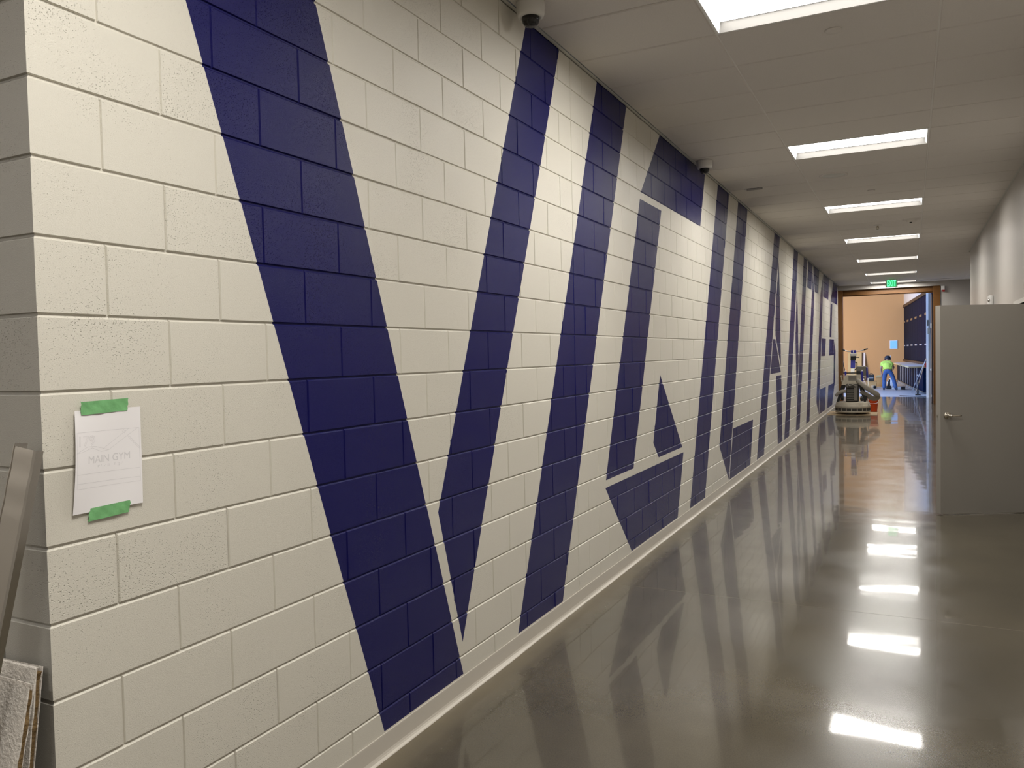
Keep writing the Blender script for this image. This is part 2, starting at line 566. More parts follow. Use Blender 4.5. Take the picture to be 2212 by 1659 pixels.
wl = MB()
for f, mi in paint([(-DEPTH, DEPTH, 0.0), (-DEPTH, YE, 0.0), (-DEPTH, YE, H + 0.1), (-DEPTH, DEPTH, H + 0.1)]):
    wl.poly(f, mi)
wl.poly([(-0.2, 0.3, 0), (-0.2, 0.3, H + 0.1), (-0.2, YE, H + 0.1), (-0.2, YE, 0)], 0)
wl.poly([(-DEPTH, YE, 0), (-0.2, YE, 0), (-0.2, YE, H + 0.1), (-DEPTH, YE, H + 0.1)], 0)
wall_left = structure('wall_left', wl, [M['cream'], M['blue']],
                      'cream painted concrete block wall with a giant slanted navy word VIGILANTES', fix=False)

blocks = []
for r in range(18):
    par = 0 if r % 2 == 0 else 1
    js = sorted({0, 18, 125} | {u for u in range(par, 125, 2) if u > 0})
    for a, b_ in zip(js[:-1], js[1:]):
        blocks.append((r, a, b_))
blocks.sort(key=lambda q: (q[1] + q[2]) / 2 + (0.0 if 1 <= q[0] <= 17 else 0.3))
plain = {}
far = MB()
for i, (r, a, b_) in enumerate(blocks):
    y0, y1, z0, z1 = a * U, b_ * U, r * U, (r + 1) * U
    off = random.uniform(-0.0009, 0.0009) if a else 0.0
    fs = block_faces(y0, y1, z0, z1, corner=(a == 0))
    pieces = [pc for f in fs for pc in paint(f)]
    painted = any(mi for _, mi in pieces)
    if i < 292:
        c = ((y0 + y1) / 2, (z0 + z1) / 2)
        key = (b_ - a, a == 0)
        if not painted and key in plain:
            me = plain[key]
        else:
            mb = MB()
            for f, mi in pieces:
                mb.poly([(p[0], p[1] - c[0], p[2] - c[1]) for p in f], mi)
            me = mb.to_mesh('block', [M['cream'], M['blue']])
            if not painted:
                plain[key] = me
        link('block', me, wall_left, (off, c[0], c[1]))
    else:
        for f, mi in pieces:
            far.poly([(p[0] + off, p[1], p[2]) for p in f], mi)
fb = far.build('distant_blocks', [M['cream'], M['blue']], wall_left, fix=False)
fb['kind'] = 'stuff'

# the short return at the corner, painted grey
wn = MB()
wn.poly([(-4.2, DEPTH, 0), (-DEPTH, DEPTH, 0), (-DEPTH, DEPTH, H + 0.1), (-4.2, DEPTH, H + 0.1)])
wn.poly([(-4.2, 0.2, 0), (-4.2, 0.2, H + 0.1), (-0.2, 0.2, H + 0.1), (-0.2, 0.2, 0)])
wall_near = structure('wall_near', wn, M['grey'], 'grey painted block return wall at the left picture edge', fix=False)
gm = {}
for r in range(18):
    xs = [0, -1, -3, -5, -7, -9] if r % 2 == 0 else [0, -2, -4, -6, -8, -9]
    for a, b_ in zip(xs[:-1], xs[1:]):
        key = (a - b_, a == 0)
        if key not in gm:
            w = (a - b_) * U
            mb = MB()
            for f in block_faces(0, w, 0, U, corner=(a == 0)):
                mb.poly([(-p[1] + w / 2, -p[0], p[2] - U / 2) for p in f][::1])
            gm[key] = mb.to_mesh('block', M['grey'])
        off = random.uniform(-0.0008, 0.0008) if a else 0
        link('block', gm[key], wall_near, ((a + b_) / 2 * U, off, (r + 0.5) * U))

# vinyl cove base along the block wall
bl = MB()
prof = [(0.001, 0.1016), (0.0045, 0.1016), (0.0055, 0.098), (0.0055, 0.026), (0.008, 0.016), (0.013, 0.009), (0.022, 0.004), (0.024, 0.0006), (0.001, 0.0006)]
ys = [0.0 + k * 0.22 for k in range(int(YE / 0.22))] + [YE - 0.02]
rows = []
for k, y in enumerate(ys):
    w = 0.0016 * math.sin(y * 3.1) + 0.0014 * math.sin(y * 7.7 + 1)
    rows.append([(x + (w if x > 0.01 else 0), y, z) for x, z in prof])
n = len(prof)
bl.mesh([p for r_ in rows for p in r_], [(i * n + k, (i + 1) * n + k, (i + 1) * n + (k + 1) % n, i * n + (k + 1) % n) for i in range(len(rows) - 1) for k in range(n)]
        + [tuple(range(n))], 0, False)
structure('baseboard_left', bl, M['base'], 'pale grey vinyl cove base along the foot of the lettered wall')

# ------------------------------------------------------------------ floor
fl = MB()
J = 4.22
fl.box(-4.2, -6.2, -0.1, 4.8, J - 0.0018, 0)
fl.box(-0.4, J + 0.0018, -0.1, 4.8, 29.35, 0)
floor = structure('floor', fl, M['floor'], 'polished grey brown concrete floor mirroring the lights and the lettered wall')
sj = MB(); sj.box(0.0, J - 0.0018, -0.1, XR, J + 0.0018, -0.0005)
sj.build('saw_cut', M['saw'], floor)

# ------------------------------------------------------------------ ceiling
cl = MB()
cl.box(-4.2, -6.2, 4.25, 4.8, YE + 0.2, 4.3)
cl.box(-4.2, -6.2, 4.2501, 4.8, YE, 4.27)
ceiling = structure('ceiling', cl, M['plenum'], 'grey ceiling of large lay-in tiles in a thin metal grid')
LX0, LX1 = 0.945, 2.165
light_rows = {0: 1, 6: 1, 12: 1, 18: 1, 24: 1, 30: 1, 35: 1, -6: 1, -12: 1}


def tile_mesh(w, d, notch=None):
    """a lay-in tile hanging slightly below its grid, tegular edge"""
    mb = MB()
    hw, hd, e = w / 2 - 0.004, d / 2 - 0.0065, 0.006
    if notch is None:
        lo = [(-hw + e, -hd + e), (hw - e, -hd + e), (hw - e, hd - e), (-hw + e, hd - e)]
        hi = [(-hw, -hd), (hw, -hd), (hw, hd), (-hw, hd)]
    else:
        x0, x1, dy = notch
        lo = [(-hw + e, -hd + e), (x0, -hd + e), (x0 + 0.02, -hd + dy), (x1 - 0.015, -hd + dy * 0.8), (x1, -hd + e), (hw - e, -hd + e), (hw - e, hd - e), (-hw + e, hd - e)]
        hi = [(-hw, -hd), (x0, -hd), (x0 + 0.02, -hd + dy), (x1 - 0.015, -hd + dy * 0.8), (x1, -hd), (hw, -hd), (hw, hd), (-hw, hd)]
    n = len(lo)
    vs = [(x, y, 0) for x, y in lo] + [(x, y, 0.006) for x, y in hi] + [(x, y, 0.022) for x, y in hi]
    fs = [tuple(range(n))[::-1], tuple(range(2 * n, 3 * n))]
    for s in (0, n):
        fs += [(s + i, s + (i + 1) % n, s + n + (i + 1) % n, s + n + i) for i in range(n)]
    mb.mesh(vs, fs)
    return mb.to_mesh('ceiling_tile', M['tile'])


cols = [(0.022, 0.94), (0.94, 2.17), (2.17, XR)]
tm = {i: tile_mesh(b_ - a, TP) for i, (a, b_) in enumerate(cols)}
tm['wide'] = tile_mesh(1.22, TP)
tm['notch'] = tile_mesh(cols[0][1] - cols[0][0], TP, (-0.28, -0.055, 0.13))
tm['gap'] = tile_mesh(1.22, TP, (-0.60, 0.35, 0.16))
tee = {}
for k in range(-3, 37):
    yc = TY0 + TP * (k + 0.5)
    d = TP
    if yc - TP / 2 > YE - 0.05:
        break
    for i, (a, b_) in enumerate(cols):
        if i == 1 and k in light_rows:
            continue
        wide = i == 2 and yc > 17.6
        me = tm[i]
        if i == 0 and k == 9:
            me = tm['notch']
        if wide:
            me = tm['wide']
            if k == 35:
                me = tm['gap']
        xc = (a + b_) / 2 if not wide else 2.17 + 0.61
        yy = min(yc, YE - 0.005 - 0.01)
        link('ceiling_tile', me, ceiling, (xc, yc, H - 0.002))
    if yc > 17.6:
        link('ceiling_tile', tm['wide'], ceiling, (3.39 + 0.61, yc, H - 0.002))
for k in range(-3, 37):
    y = TY0 + TP * k
    for i, (a, b_) in enumerate(cols):
        wide = i == 2 and y > 17.6
        w = 2.40 if wide else b_ - a - 0.024
        xc = (2.182 + 1.2) if wide else (a + b_) / 2
        key = round(w, 3)
        if key not in tee:
            mb = MB(); mb.box(-w / 2, -0.0115, 0.003, w / 2, 0.0115, 0.009); mb.box(-w / 2, -0.002, 0.006, w / 2, 0.002, 0.03)
            tee[key] = mb.to_mesh('cross_tee', M['grid'])
        link('cross_tee', tee[key], ceiling, (xc, y, H + 0.0125))
for x in (0.94, 2.17):
    mb = MB(); mb.box(x - 0.012, 1.3, H + 0.003, x + 0.012, YE, H + 0.01); mb.box(x - 0.002, 1.3, H + 0.01, x + 0.002, YE, H + 0.04)
    mb.build('main_runner', M['grid'], ceiling)
mb = MB(); mb.box(3.378, 17.65, H + 0.003, 3.402, YE, H + 0.01); mb.build('main_runner', M['grid'], ceiling)
mb = MB(); mb.box(0.0, 0, H - 0.004, 0.024, YE, H - 0.0015); mb.box(0, 0, H - 0.004, 0.0015, YE, H + 0.03)
mb.build('wall_angle', M['angle'], ceiling)
mb = MB(); mb.box(XR - 0.022, -6, H - 0.003, XR, 17.5, H); mb.build('wall_angle', M['angle'], ceiling)
mb = MB()                                                # plain ceiling of the lobby behind the camera
mb.box(-4.2, -6.2, H, -4.01, 0.0, H + 0.02); mb.box(-2.79, -6.2, H, 0.94, 0.0, H + 0.02)
prev = -6.2
for k in (-14, -9):
    mb.box(-4.01, prev, H, -2.79, TY0 + TP * k, H + 0.02); prev = TY0 + TP * (k + 1)
mb.box(-4.01, prev, H, -2.79, 0.0, H + 0.02)
mb.box(0.0, 0.0, H, 0.94, TY0 - 3 * TP, H + 0.02)
mb.box(2.17, -6.2, H, XR, TY0 - 3 * TP, H + 0.02)
prev = -6.2
for k in (-12, -6):
    ya, yb = TY0 + TP * k, TY0 + TP * (k + 1)
    mb.box(0.94, prev, H, 2.17, ya, H + 0.02); prev = yb
mb.box(0.94, prev, H, 2.17, TY0 - 3 * TP, H + 0.02)
mb.build('lobby_ceiling', M['tile'], ceiling)

# recessed lights
ORD = {0: 'first recessed ceiling light from the camera, cut by the top picture edge',
       6: 'second recessed ceiling light from the camera, the largest one shown whole',
       12: 'third recessed ceiling light from the camera, the one before the sprinkler head',
       18: 'fourth recessed ceiling light from the camera, just beyond the sprinkler head',
       24: 'fifth recessed ceiling light from the camera, third from the far doorway',
       30: 'sixth recessed ceiling light, the last whole one before the exit sign',
       35: 'farthest recessed ceiling light, partly hidden behind the green exit sign',
       -6: 'recessed ceiling light over the lobby behind the camera',
       -12: 'recessed ceiling light over the far end of the lobby behind the camera'}


def light_parts():
    w, d, h = (LX1 - LX0) / 2, TP / 2 - 0.004, 0.062
    fr = MB()
    e = 0.014
    o = [(-w, -d), (w, -d), (w, d), (-w, d)]; i_ = [(-w + e, -d + e), (w - e, -d + e), (w - e, d - e), (-w + e, d - e)]
    t = [(-w + e + 0.012, -d + e + 0.010), (w - e - 0.012, -d + e + 0.010), (w - e - 0.012, d - e - 0.010), (-w + e + 0.012, d - e - 0.010)]
    vs = [(x, y, -0.003) for x, y in o] + [(x, y, -0.003) for x, y in i_] + [(x, y, h) for x, y in t] + [(x, y, 0.005) for x, y in o]
    fs = []
    for s0, s1 in ((0, 4), (12, 0)):
        fs += [(s0 + k, s0 + (k + 1) % 4, s1 + (k + 1) % 4, s1 + k) for k in range(4)]
    fr.mesh(vs, fs)
    fr.mesh(vs, [(4 + k, 4 + (k + 1) % 4, 8 + (k + 1) % 4, 8 + k) for k in (0, 2)], 1)
    fr.mesh(vs, [(4 + k, 4 + (k + 1) % 4, 8 + (k + 1) % 4, 8 + k) for k in (1, 3)], 0)
    fr.poly([(-w, -d, h + 0.03), (w, -d, h + 0.03), (w, d, h + 0.03), (-w, d, h + 0.03)])
    ln = MB()
    ln.box(-w + e + 0.012, -d + e + 0.010, h - 0.002, w - e - 0.012, d - e - 0.010, h + 0.006)
    return fr.to_mesh('housing', [M['white'], M['shadedend']]), ln.to_mesh('diffuser', M['lens'])


hm, lm_ = light_parts()


def troffer_lamp(x, y):
    o = area('troffer_lamp', (x, y, H + 0.057), (x, y, 0), 1.14, 0.54, LAMP_POWER, (1.0, 0.968, 0.915))
    o.rotation_euler = (0, 0, 0)
    o.data.spread = math.radians(178)


for k, lab in ((-9, 'unseen recessed ceiling light added over the side of the lobby'), (-14, 'unseen recessed ceiling light added over the back corner of the lobby')):  # unseen lights, added to lift the grey return and reflect in the steel
    yc = TY0 + TP * (k + 0.5)
    t = thing('ceiling_light', (-3.4, yc, H), lab, 'ceiling light', 'row of recessed ceiling lights')
    link('housing', hm, t, (-3.4, yc, H))
    troffer_lamp(-3.4, yc)
    link('diffuser', lm_, t, (-3.4, yc, H))
for k, lab in ORD.items():
    yc = TY0 + TP * (k + 0.5)
    t = thing('ceiling_light', ((LX0 + LX1) / 2, yc, H), lab, 'ceiling light', 'row of recessed ceiling lights')
    link('housing', hm, t, ((LX0 + LX1) / 2, yc, H))
    troffer_lamp((LX0 + LX1) / 2, yc)
    link('diffuser', lm_, t, ((LX0 + LX1) / 2, yc, H))

# ------------------------------------------------------------------ right-hand wall, lobby and recess
wr = MB()
DY0, DY1, DZ = 8.22, 9.72, 2.16
wr.box(XR, -6.2, 0, XR + 0.16, DY0, H + 0.1)
wr.box(XR, DY1, 0, XR + 0.16, 17.52, H + 0.1)
wr.box(XR, DY0, DZ, XR + 0.16, DY1, H + 0.1)
wr.box(XR + 0.16, 17.36, 0, 4.8, 17.52, H + 0.1)
structure('wall_right', wr, M['drywall'], 'smooth light grey painted wall on the right with a sheen under the ceiling')
mb = MB(); mb.box(4.6, 17.5, 0, 4.8, YE + 0.2, H + 0.1); structure('wall_recess', mb, M['drywall'], 'grey side wall of the recess beyond the right wall')
mb = MB(); mb.box(-4.2, -6.2, 0, 3.2, -6.0, H + 0.1); structure('wall_back', mb, M['drywall'], 'plain grey lobby wall behind the camera')
mb = MB(); mb.box(-4.4, -6.2, 0, -4.2, 0.2, H + 0.1); structure('wall_lobby', mb, M['drywall'], 'plain grey lobby side wall behind the camera')
mb = MB(); mb.box(XR + 0.95, 7.6, 0, XR + 1.05, 10.4, 2.6); mb.box(XR + 0.16, 7.6, 2.5, XR + 1.0, 10.4, 2.6)
mb.box(XR + 0.16, 7.55, 0, XR + 1.0, 7.6, 2.6); mb.box(XR + 0.16, 10.4, 0, XR + 1.0, 10.45, 2.6)
structure('wall_closet', mb, M['drywall'], 'grey inner wall of the small room behind the open door')

d1 = structure('door_1', MB().prism([(0, 0)] * 0 or [(2.234, 7.790), (2.275, 7.750), (3.085, 8.167), (3.063, 8.214)], 0.012, 2.11), M['doorpaint'],
               'plain grey door leaf standing open from the right wall')
ux, uy = 0.8891, 0.4577            # along the leaf from its free edge, (uy, -ux) points at the camera


def leaf(u, w, z):
    return (2.275 + ux * u + uy * w, 7.750 + uy * u - ux * w, z)


hn = MB()
vs, fs = [], []
for r_, w in ((0.036, 0.0), (0.036, 0.008), (0.030, 0.014), (0.014, 0.016), (0.012, 0.05), (0.0, 0.052)):
    for k in range(20):
        a = 2 * math.pi * k / 20
        vs.append(leaf(0.068 + r_ * math.cos(a), w, 1.005 + r_ * math.sin(a)))
fs = [(i * 20 + k, i * 20 + (k + 1) % 20, (i + 1) * 20 + (k + 1) % 20, (i + 1) * 20 + k) for i in range(5) for k in range(20)]
hn.mesh(vs, fs, 0, True)
hn.tube([leaf(0.063, 0.046, 1.005), leaf(0.10, 0.05, 1.005), leaf(0.15, 0.05, 1.004), leaf(0.185, 0.047, 1.003)], [0.013, 0.012, 0.010, 0.008], 12)
tag(hn.build('door_handle', M['chrome'], d1), 'satin metal lever handle on a round rose')
lt = MB()
vs = [leaf(-0.0012, w, z) for w, z in ((-0.012, 0.95), (-0.034, 0.95), (-0.034, 1.065), (-0.012, 1.065))]
lt.poly(vs); lt.box(2.242, 7.763, 0.995, 2.248, 7.777, 1.012)
tag(lt.build('latch_plate', M['chrome'], d1), 'metal latch plate in the edge of the leaf')
sw = MB()
sw.poly([leaf(0.02, 0.003, 0.012), leaf(0.93, 0.003, 0.012), leaf(0.93, 0.003, 0.004), leaf(0.02, 0.003, 0.004)])
sw.poly([leaf(0.02, 0.003, 0.012), leaf(0.02, -0.03, 0.012), leaf(0.93, -0.03, 0.012), leaf(0.93, 0.003, 0.012)])
sw.build('door_sweep', M['steel'], d1)
fr = MB()
fr.box(XR - 0.014, DY0 - 0.05, 0, XR + 0.17, DY0, DZ + 0.05)
fr.box(XR - 0.014, DY1, 0, XR + 0.17, DY1 + 0.05, DZ + 0.05)
fr.box(XR - 0.014, DY0, DZ, XR + 0.17, DY1, DZ + 0.05)
fr.build('door_frame', M['offwhite'], d1)

# motion sensor on the right wall
t = thing('motion_sensor', (XR, 12.53, 2.37), 'small white wall sensor above the open grey door', 'sensor')
mb = MB(); mb.box(XR - 0.065, 12.46, 2.30, XR, 12.62, 2.45, bev=0.025); mb.build('sensor_body', M['white'], t)
mb = MB(); mb.ball((XR - 0.06, 12.46, 2.372), 0.026, 0, 0.6, 0.5, 1); mb.build('sensor_eye', M['steel'], t)

# ------------------------------------------------------------------ end wall and big opening
OX0, OX1, OZ = 0.13, 2.62, 3.36
we = MB()
we.box(-0.2, YE, OZ + 0.16, 4.8, YE + 0.2, H + 0.6)
we.box(OX1 + 0.18, YE, 0, 4.8, YE + 0.2, OZ + 0.16)
structure('wall_end', we, M['drywall'], 'grey end wall around the wide brown framed opening')
d2 = structure('door_2', MB().box(OX0 - 0.13, YE - 0.02, 0, OX0, YE + 0.26, OZ + 0.155), M['frame'], 'wide opening in a reddish brown steel frame at the corridor end')
mb = MB(); mb.box(OX1, YE - 0.02, 0, OX1 + 0.18, YE + 0.26, OZ + 0.155); mb.build('door_jamb', M['frame'], d2)
mb = MB(); mb.box(OX0, YE + 0.14, OZ, OX1, YE + 0.26, OZ + 0.165); mb.build('door_head', M['frame'], d2)
mb = MB(); mb.box(OX0, YE + 0.18, OZ - 0.03, OX1, YE + 0.23, OZ); mb.build('door_stop', M['frame'], d2)
mb = MB(); mb.box(2.585, YE + 0.27, 0.012, 2.63, YE + 1.42, OZ - 0.05); dl = mb.build('door_leaf', M['navyblack'], d2)
tag(dl, 'almost black door leaf folded back into the room')
mb = MB(); mb.box(2.555, YE + 0.40, 0.98, 2.585, YE + 0.9, 1.04, bev=0.008); mb.build('push_bar', M['silver'], dl)
mb = MB(); mb.box(2.555, YE + 0.55, 2.28, 2.585, YE + 0.63, 2.42); mb.box(2.555, YE + 0.30, 0.2, 2.585, YE + 0.36, 0.26); mb.build('hinge_bracket', M['silver'], dl)

t = thing('fire_alarm', (2.88, YE, 3.40), 'small white and red alarm box beside the brown frame', 'alarm')
mb = MB(); mb.box(2.83, YE - 0.05, 3.38, 2.92, YE, 3.50, bev=0.01); mb.build('alarm_body', M['white'], t)
mb = MB(); mb.box(2.86, YE - 0.055, 3.33, 2.92, YE, 3.38); mb.build('alarm_base', M['red'], t)

# ------------------------------------------------------------------ exit sign
ex = (1.54, 23.6, 3.53)
t = thing('exit_sign', ex, 'lit green EXIT sign hanging from the ceiling before the far doorway', 'exit sign')
mb = MB(); mb.box(1.39, 23.6, 3.415, 1.69, 23.64, 3.63, bev=0.012); hs = mb.build('sign_housing', M['offwhite'], t)
mb = MB(); mb.box(1.42, 23.597, 3.43, 1.66, 23.602, 3.62); mb.build('sign_face', M['greendim'], t)
mb = MB(); mb.box(1.48, 23.59, 3.625, 1.60, 23.65, H, bev=0.004); mb.build('sign_canopy', M['offwhite'], t)
vs, fs = text_mesh('EXIT', 0.20, 0.001)
xs = [v[0] for v in vs]; zs = [v[1] for v in vs]
sx = 0.225 / (max(xs) - min(xs)); sz = 0.165 / (max(zs) - min(zs))
cx, cz = (max(xs) + min(xs)) / 2, (max(zs) + min(zs)) / 2
mb = MB(); mb.mesh([(1.54 + (v[0] - cx) * sx, 23.5955 - v[2], 3.525 + (v[1] - cz) * sz) for v in vs], fs)
tag(mb.build('sign_letters', M['green'], t), 'bright green letters EXIT')

# ------------------------------------------------------------------ dome cameras
def dome(loc, lab):
    t = thing('dome_camera', loc, lab, 'security camera', 'dome cameras on the ceiling')
    x, y, z = loc
    mb = MB(); mb.lathe([(0.079, 0), (0.080, -0.012), (0.078, -0.062), (0.072, -0.078), (0.056, -0.086), (0.052, -0.083)], loc, n=36)
    mb.build('camera_housing', M['offwhite'], t)
    mb = MB(); mb.lathe([(0.050, -0.083), (0.0500, -0.092), (0.047, -0.108), (0.038, -0.123), (0.023, -0.134), (0.006, -0.138)], loc, n=28)
    mb.build('camera_dome', M['blackglass'], t)
    mb = MB()
    mb.lathe([(0.046, -0.080), (0.046, -0.091), (0.036, -0.096)], loc, n=20)
    mb.ball((x + 0.012, y - 0.010, z - 0.104), 0.024)
    mb.box(x - 0.034, y - 0.012, z - 0.118, x - 0.014, y + 0.012, z - 0.085, bev=0.003)
    mb.lathe([(0.013, 0), (0.013, -0.02), (0.010, -0.021)], (x + 0.017, y - 0.016, z - 0.108), n=14)
    mb.build('camera_lens', M['black'], t)


dome((0.125, 2.79, H - 0.002), 'nearer dome camera, above the right stroke of the letter V')
dome((0.125, 6.96, H - 0.002), 'farther dome camera, above the letter G')

# ------------------------------------------------------------------ small things in the ceiling
def ceiling_disc(name, x, y, r, h, lab, cat, m=None, group=None):
    z = H - 0.002
    mb = MB(); mb.lathe([(r, 0.002), (r, -h * 0.6), (r * 0.93, -h), (r * 0.3, -h)], (x, y, z), n=28)
    o = mb.build(name, m or M['offwhite'], None, None)
    return tag(o, lab, cat, group)


ceiling_disc('sprinkler_cover', 1.59, 4.05, 0.05, 0.010, 'round white cover plate between the first two ceiling lights', 'cover', M['tile'])
ceiling_disc('sprinkler_cover', 1.58, 9.59, 0.045, 0.010, 'tiny round cover plate just before the third ceiling light', 'cover', M['tile'])
t = thing('ceiling_speaker', (1.24, 8.42, H - 0.002), 'flat round speaker grille behind the second ceiling light', 'speaker')
mb = MB(); mb.lathe([(0.15, 0.002), (0.15, -0.006), (0.135, -0.009), (0.125, -0.009), (0.12, -0.004)], (1.24, 8.42, H - 0.002), n=36); mb.build('speaker_rim', M['tile'], t)
mb = MB(); mb.lathe([(0.118, 0.0), (0.118, -0.006), (0.02, -0.008)], (1.24, 8.42, H - 0.002), n=30); mb.build('speaker_grille', M['angle'], t)
t = thing('fire_sprinkler', (1.55, 12.69, H), 'sprinkler head hanging between the third and fourth ceiling lights', 'sprinkler')
mb = MB(); mb.lathe([(0.065, 0.002), (0.062, -0.006), (0.03, -0.014), (0.02, -0.015)], (1.55, 12.69, H - 0.002), n=24); mb.build('escutcheon', M['offwhite'], t)
mb = MB(); mb.lathe([(0.016, 0), (0.014, -0.03), (0.008, -0.045), (0.008, -0.06)], (1.55, 12.69, H - 0.015), n=14)
mb.tube([(1.535, 12.69, H - 0.04), (1.53, 12.69, H - 0.06), (1.545, 12.69, H - 0.078)], 0.003, 6); mb.tube([(1.565, 12.69, H - 0.04), (1.57, 12.69, H - 0.06), (1.555, 12.69, H - 0.078)], 0.003, 6)
mb.build('sprinkler_body', M['chrome'], t)
mb = MB(); mb.lathe([(0.008, 0), (0.028, -0.003), (0.028, -0.006), (0.01, -0.008)], (1.55, 12.69, H - 0.075), n=16); mb.build('deflector', M['white'], t)
t = thing('smoke_detector', (2.03, 12.39, H), 'round smoke detector near the right ceiling runner', 'smoke detector')
mb = MB(); mb.lathe([(0.13, 0.002), (0.13, -0.004), (0.075, -0.008), (0.07, -0.03), (0.05, -0.045), (0.02, -0.047)], (2.03, 12.39, H - 0.002), n=28); mb.build('detector_body', M['tile'], t)
mb = MB(); mb.lathe([(0.018, 0), (0.018, -0.012), (0.012, -0.014)], (2.02, 12.36, H - 0.046), n=14); mb.build('sensor_cap', M['rubber'], t)

# ------------------------------------------------------------------ printed sheet and its tape
PQ = {'tl': (0.087, 1.571), 'tr': (0.290, 1.570), 'br': (0.286, 1.290), 'bl': (0.069, 1.293)}


def onpaper(u, v, lift=0.0):
    y = (PQ['tl'][0] * (1 - u) + PQ['tr'][0] * u) * (1 - v) + (PQ['bl'][0] * (1 - u) + PQ['br'][0] * u) * v
    z = (PQ['tl'][1] * (1 - u) + PQ['tr'][1] * u) * (1 - v) + (PQ['bl'][1] * (1 - u) + PQ['br'][1] * u) * v
    x = 0.0035 + 0.011 * (1 - u) ** 3 * (0.35 + math.sin(math.pi * v) * 0.65) + 0.003 * u ** 4 + 0.002 * math.sin(3.0 * u + 2 * v) ** 2
    return (x + lift, y, z)


t = thing('printed_sheet', (0, 0.18, 1.29), 'white paper sheet reading 179 MAIN GYM taped to the block wall', 'paper')
mb = MB(); N = 14
mb.mesh([onpaper(i / N, j / N) for j in range(N + 1) for i in range(N + 1)],
        [(j * (N + 1) + i, (j + 1) * (N + 1) + i, (j + 1) * (N + 1) + i + 1, j * (N + 1) + i + 1) for j in range(N) for i in range(N)], 0, True)
mb.build('sheet', M['paper'], t)
ln = MB()


def stroke(uv, w=0.0026):
    for (u0, v0), (u1, v1) in zip(uv[:-1], uv[1:]):
        du, dv = u1 - u0, v1 - v0
        L = math.hypot(du, dv * 1.3); nu, nv = -dv * 1.3 / L * w / 2, du / L * w / 2 / 1.3
        K = 8
        for k in range(K):
            a, b_ = k / K, (k + 1) / K
            ln.poly([onpaper(u0 + du * a + nu, v0 + dv * a + nv, 0.0002), onpaper(u0 + du * b_ + nu, v0 + dv * b_ + nv, 0.0002),
                     onpaper(u0 + du * b_ - nu, v0 + dv * b_ - nv, 0.0002), onpaper(u0 + du * a - nu, v0 + dv * a - nv, 0.0002)])


stroke([(0.025, 0.214), (0.972, 0.216), (0.972, 0.767), (0.035, 0.760), (0.025, 0.214)])
stroke([(0.03, 0.62), (0.972, 0.628)]); stroke([(0.032, 0.708), (0.972, 0.722)])
stroke([(0.02, 0.412), (0.18, 0.358), (0.30, 0.361), (0.50, 0.41), (0.95, 0.218)])
stroke([(0.02, 0.412), (0.10, 0.407), (0.25, 0.372), (0.385, 0.418), (0.50, 0.41)])
stroke([(0.42, 0.39), (0.81, 0.218)])
stroke([(0.815, 0.29), (0.972, 0.415)]); stroke([(0.80, 0.297), (0.972, 0.432)])
stroke([(0.71, 0.235), (0.755, 0.262)]); stroke([(0.73, 0.22), (0.765, 0.245)])
ln.build('printed_lines', M['ink'], t, fix=False)


def print_text(s, u0, u1, v0, v1, outline, m, nm):
    vs, fs = text_mesh(s, 1.0, 0, outline)
    xs = [v[0] for v in vs]; zs = [v[1] for v in vs]
    mb = MB()
    mb.mesh([onpaper(u0 + (v[0] - min(xs)) / (max(xs) - min(xs)) * (u1 - u0), v1 - (v[1] - min(zs)) / (max(zs) - min(zs)) * (v1 - v0),
                     0.00025) for v in vs], fs)
    mb.build(nm, m, t, fix=False)


print_text('179', 0.055, 0.29, 0.25, 0.35, 0.009, M['ink2'], 'printed_number')
print_text('MAIN GYM', 0.195, 0.825, 0.452, 0.525, 0.0, M['ink2'], 'printed_words')
br = MB()
DOTS = {'m': (0, 1, 3), 'a': (0,), 'i': (1, 3), 'n': (0, 3, 4, 1), 'g': (0, 1, 3, 4), 'y': (0, 3, 4, 5, 2)}
for i, ch in enumerate('main gym'):
    for d in DOTS.get(ch, ()):
        u, v = 0.34 + i * 0.05 + (d // 3) * 0.018, 0.552 + (d % 3) * 0.012
        br.poly([onpaper(u - 0.004, v - 0.003, 0.00025), onpaper(u + 0.004, v - 0.003, 0.00025), onpaper(u + 0.004, v + 0.003, 0.00025), onpaper(u - 0.004, v + 0.003, 0.00025)])
br.build('printed_braille', M['ink'], t, fix=False)


def tape(q, lab, seed, x0):
    rnd = random.Random(seed)
    mb = MB(); nx, ny = 22, 6
    vs = []
    for j in range(ny + 1):
        for i in range(nx + 1):
            u, v = i / nx, j / ny
            if i in (0, nx):
                u += rnd.uniform(-0.012, 0.012)
            y = (q[0][0] * (1 - u) + q[1][0] * u) * (1 - v) + (q[3][0] * (1 - u) + q[2][0] * u) * v
            z = (q[0][1] * (1 - u) + q[1][1] * u) * (1 - v) + (q[3][1] * (1 - u) + q[2][1] * u) * v
            x = x0 - 0.003 * u * (x0 > 0.008) + 0.0005 * math.sin(9 * u + 4 * v + seed) + 0.0005 * math.sin(23 * u - 7 * v) + 0.0008 * math.sin(math.pi * u)
            vs.append((x, y, z))
    mb.mesh(vs, [(j * (nx + 1) + i, (j + 1) * (nx + 1) + i, (j + 1) * (nx + 1) + i + 1, j * (nx + 1) + i + 1) for j in range(ny) for i in range(nx)], 0, True)
    o = mb.build('tape_strip', M['tape'], None, None)
    tag(o, lab, 'tape', 'green tape strips on the paper')


tape([(0.105, 1.594), (0.252, 1.597), (0.249, 1.562), (0.103, 1.558)], 'strip of green masking tape across the top edge of the paper', 1, 0.0095)
tape([(0.120, 1.302), (0.247, 1.305), (0.241, 1.271), (0.113, 1.267)], 'strip of green masking tape across the bottom edge of the paper', 5, 0.0062)

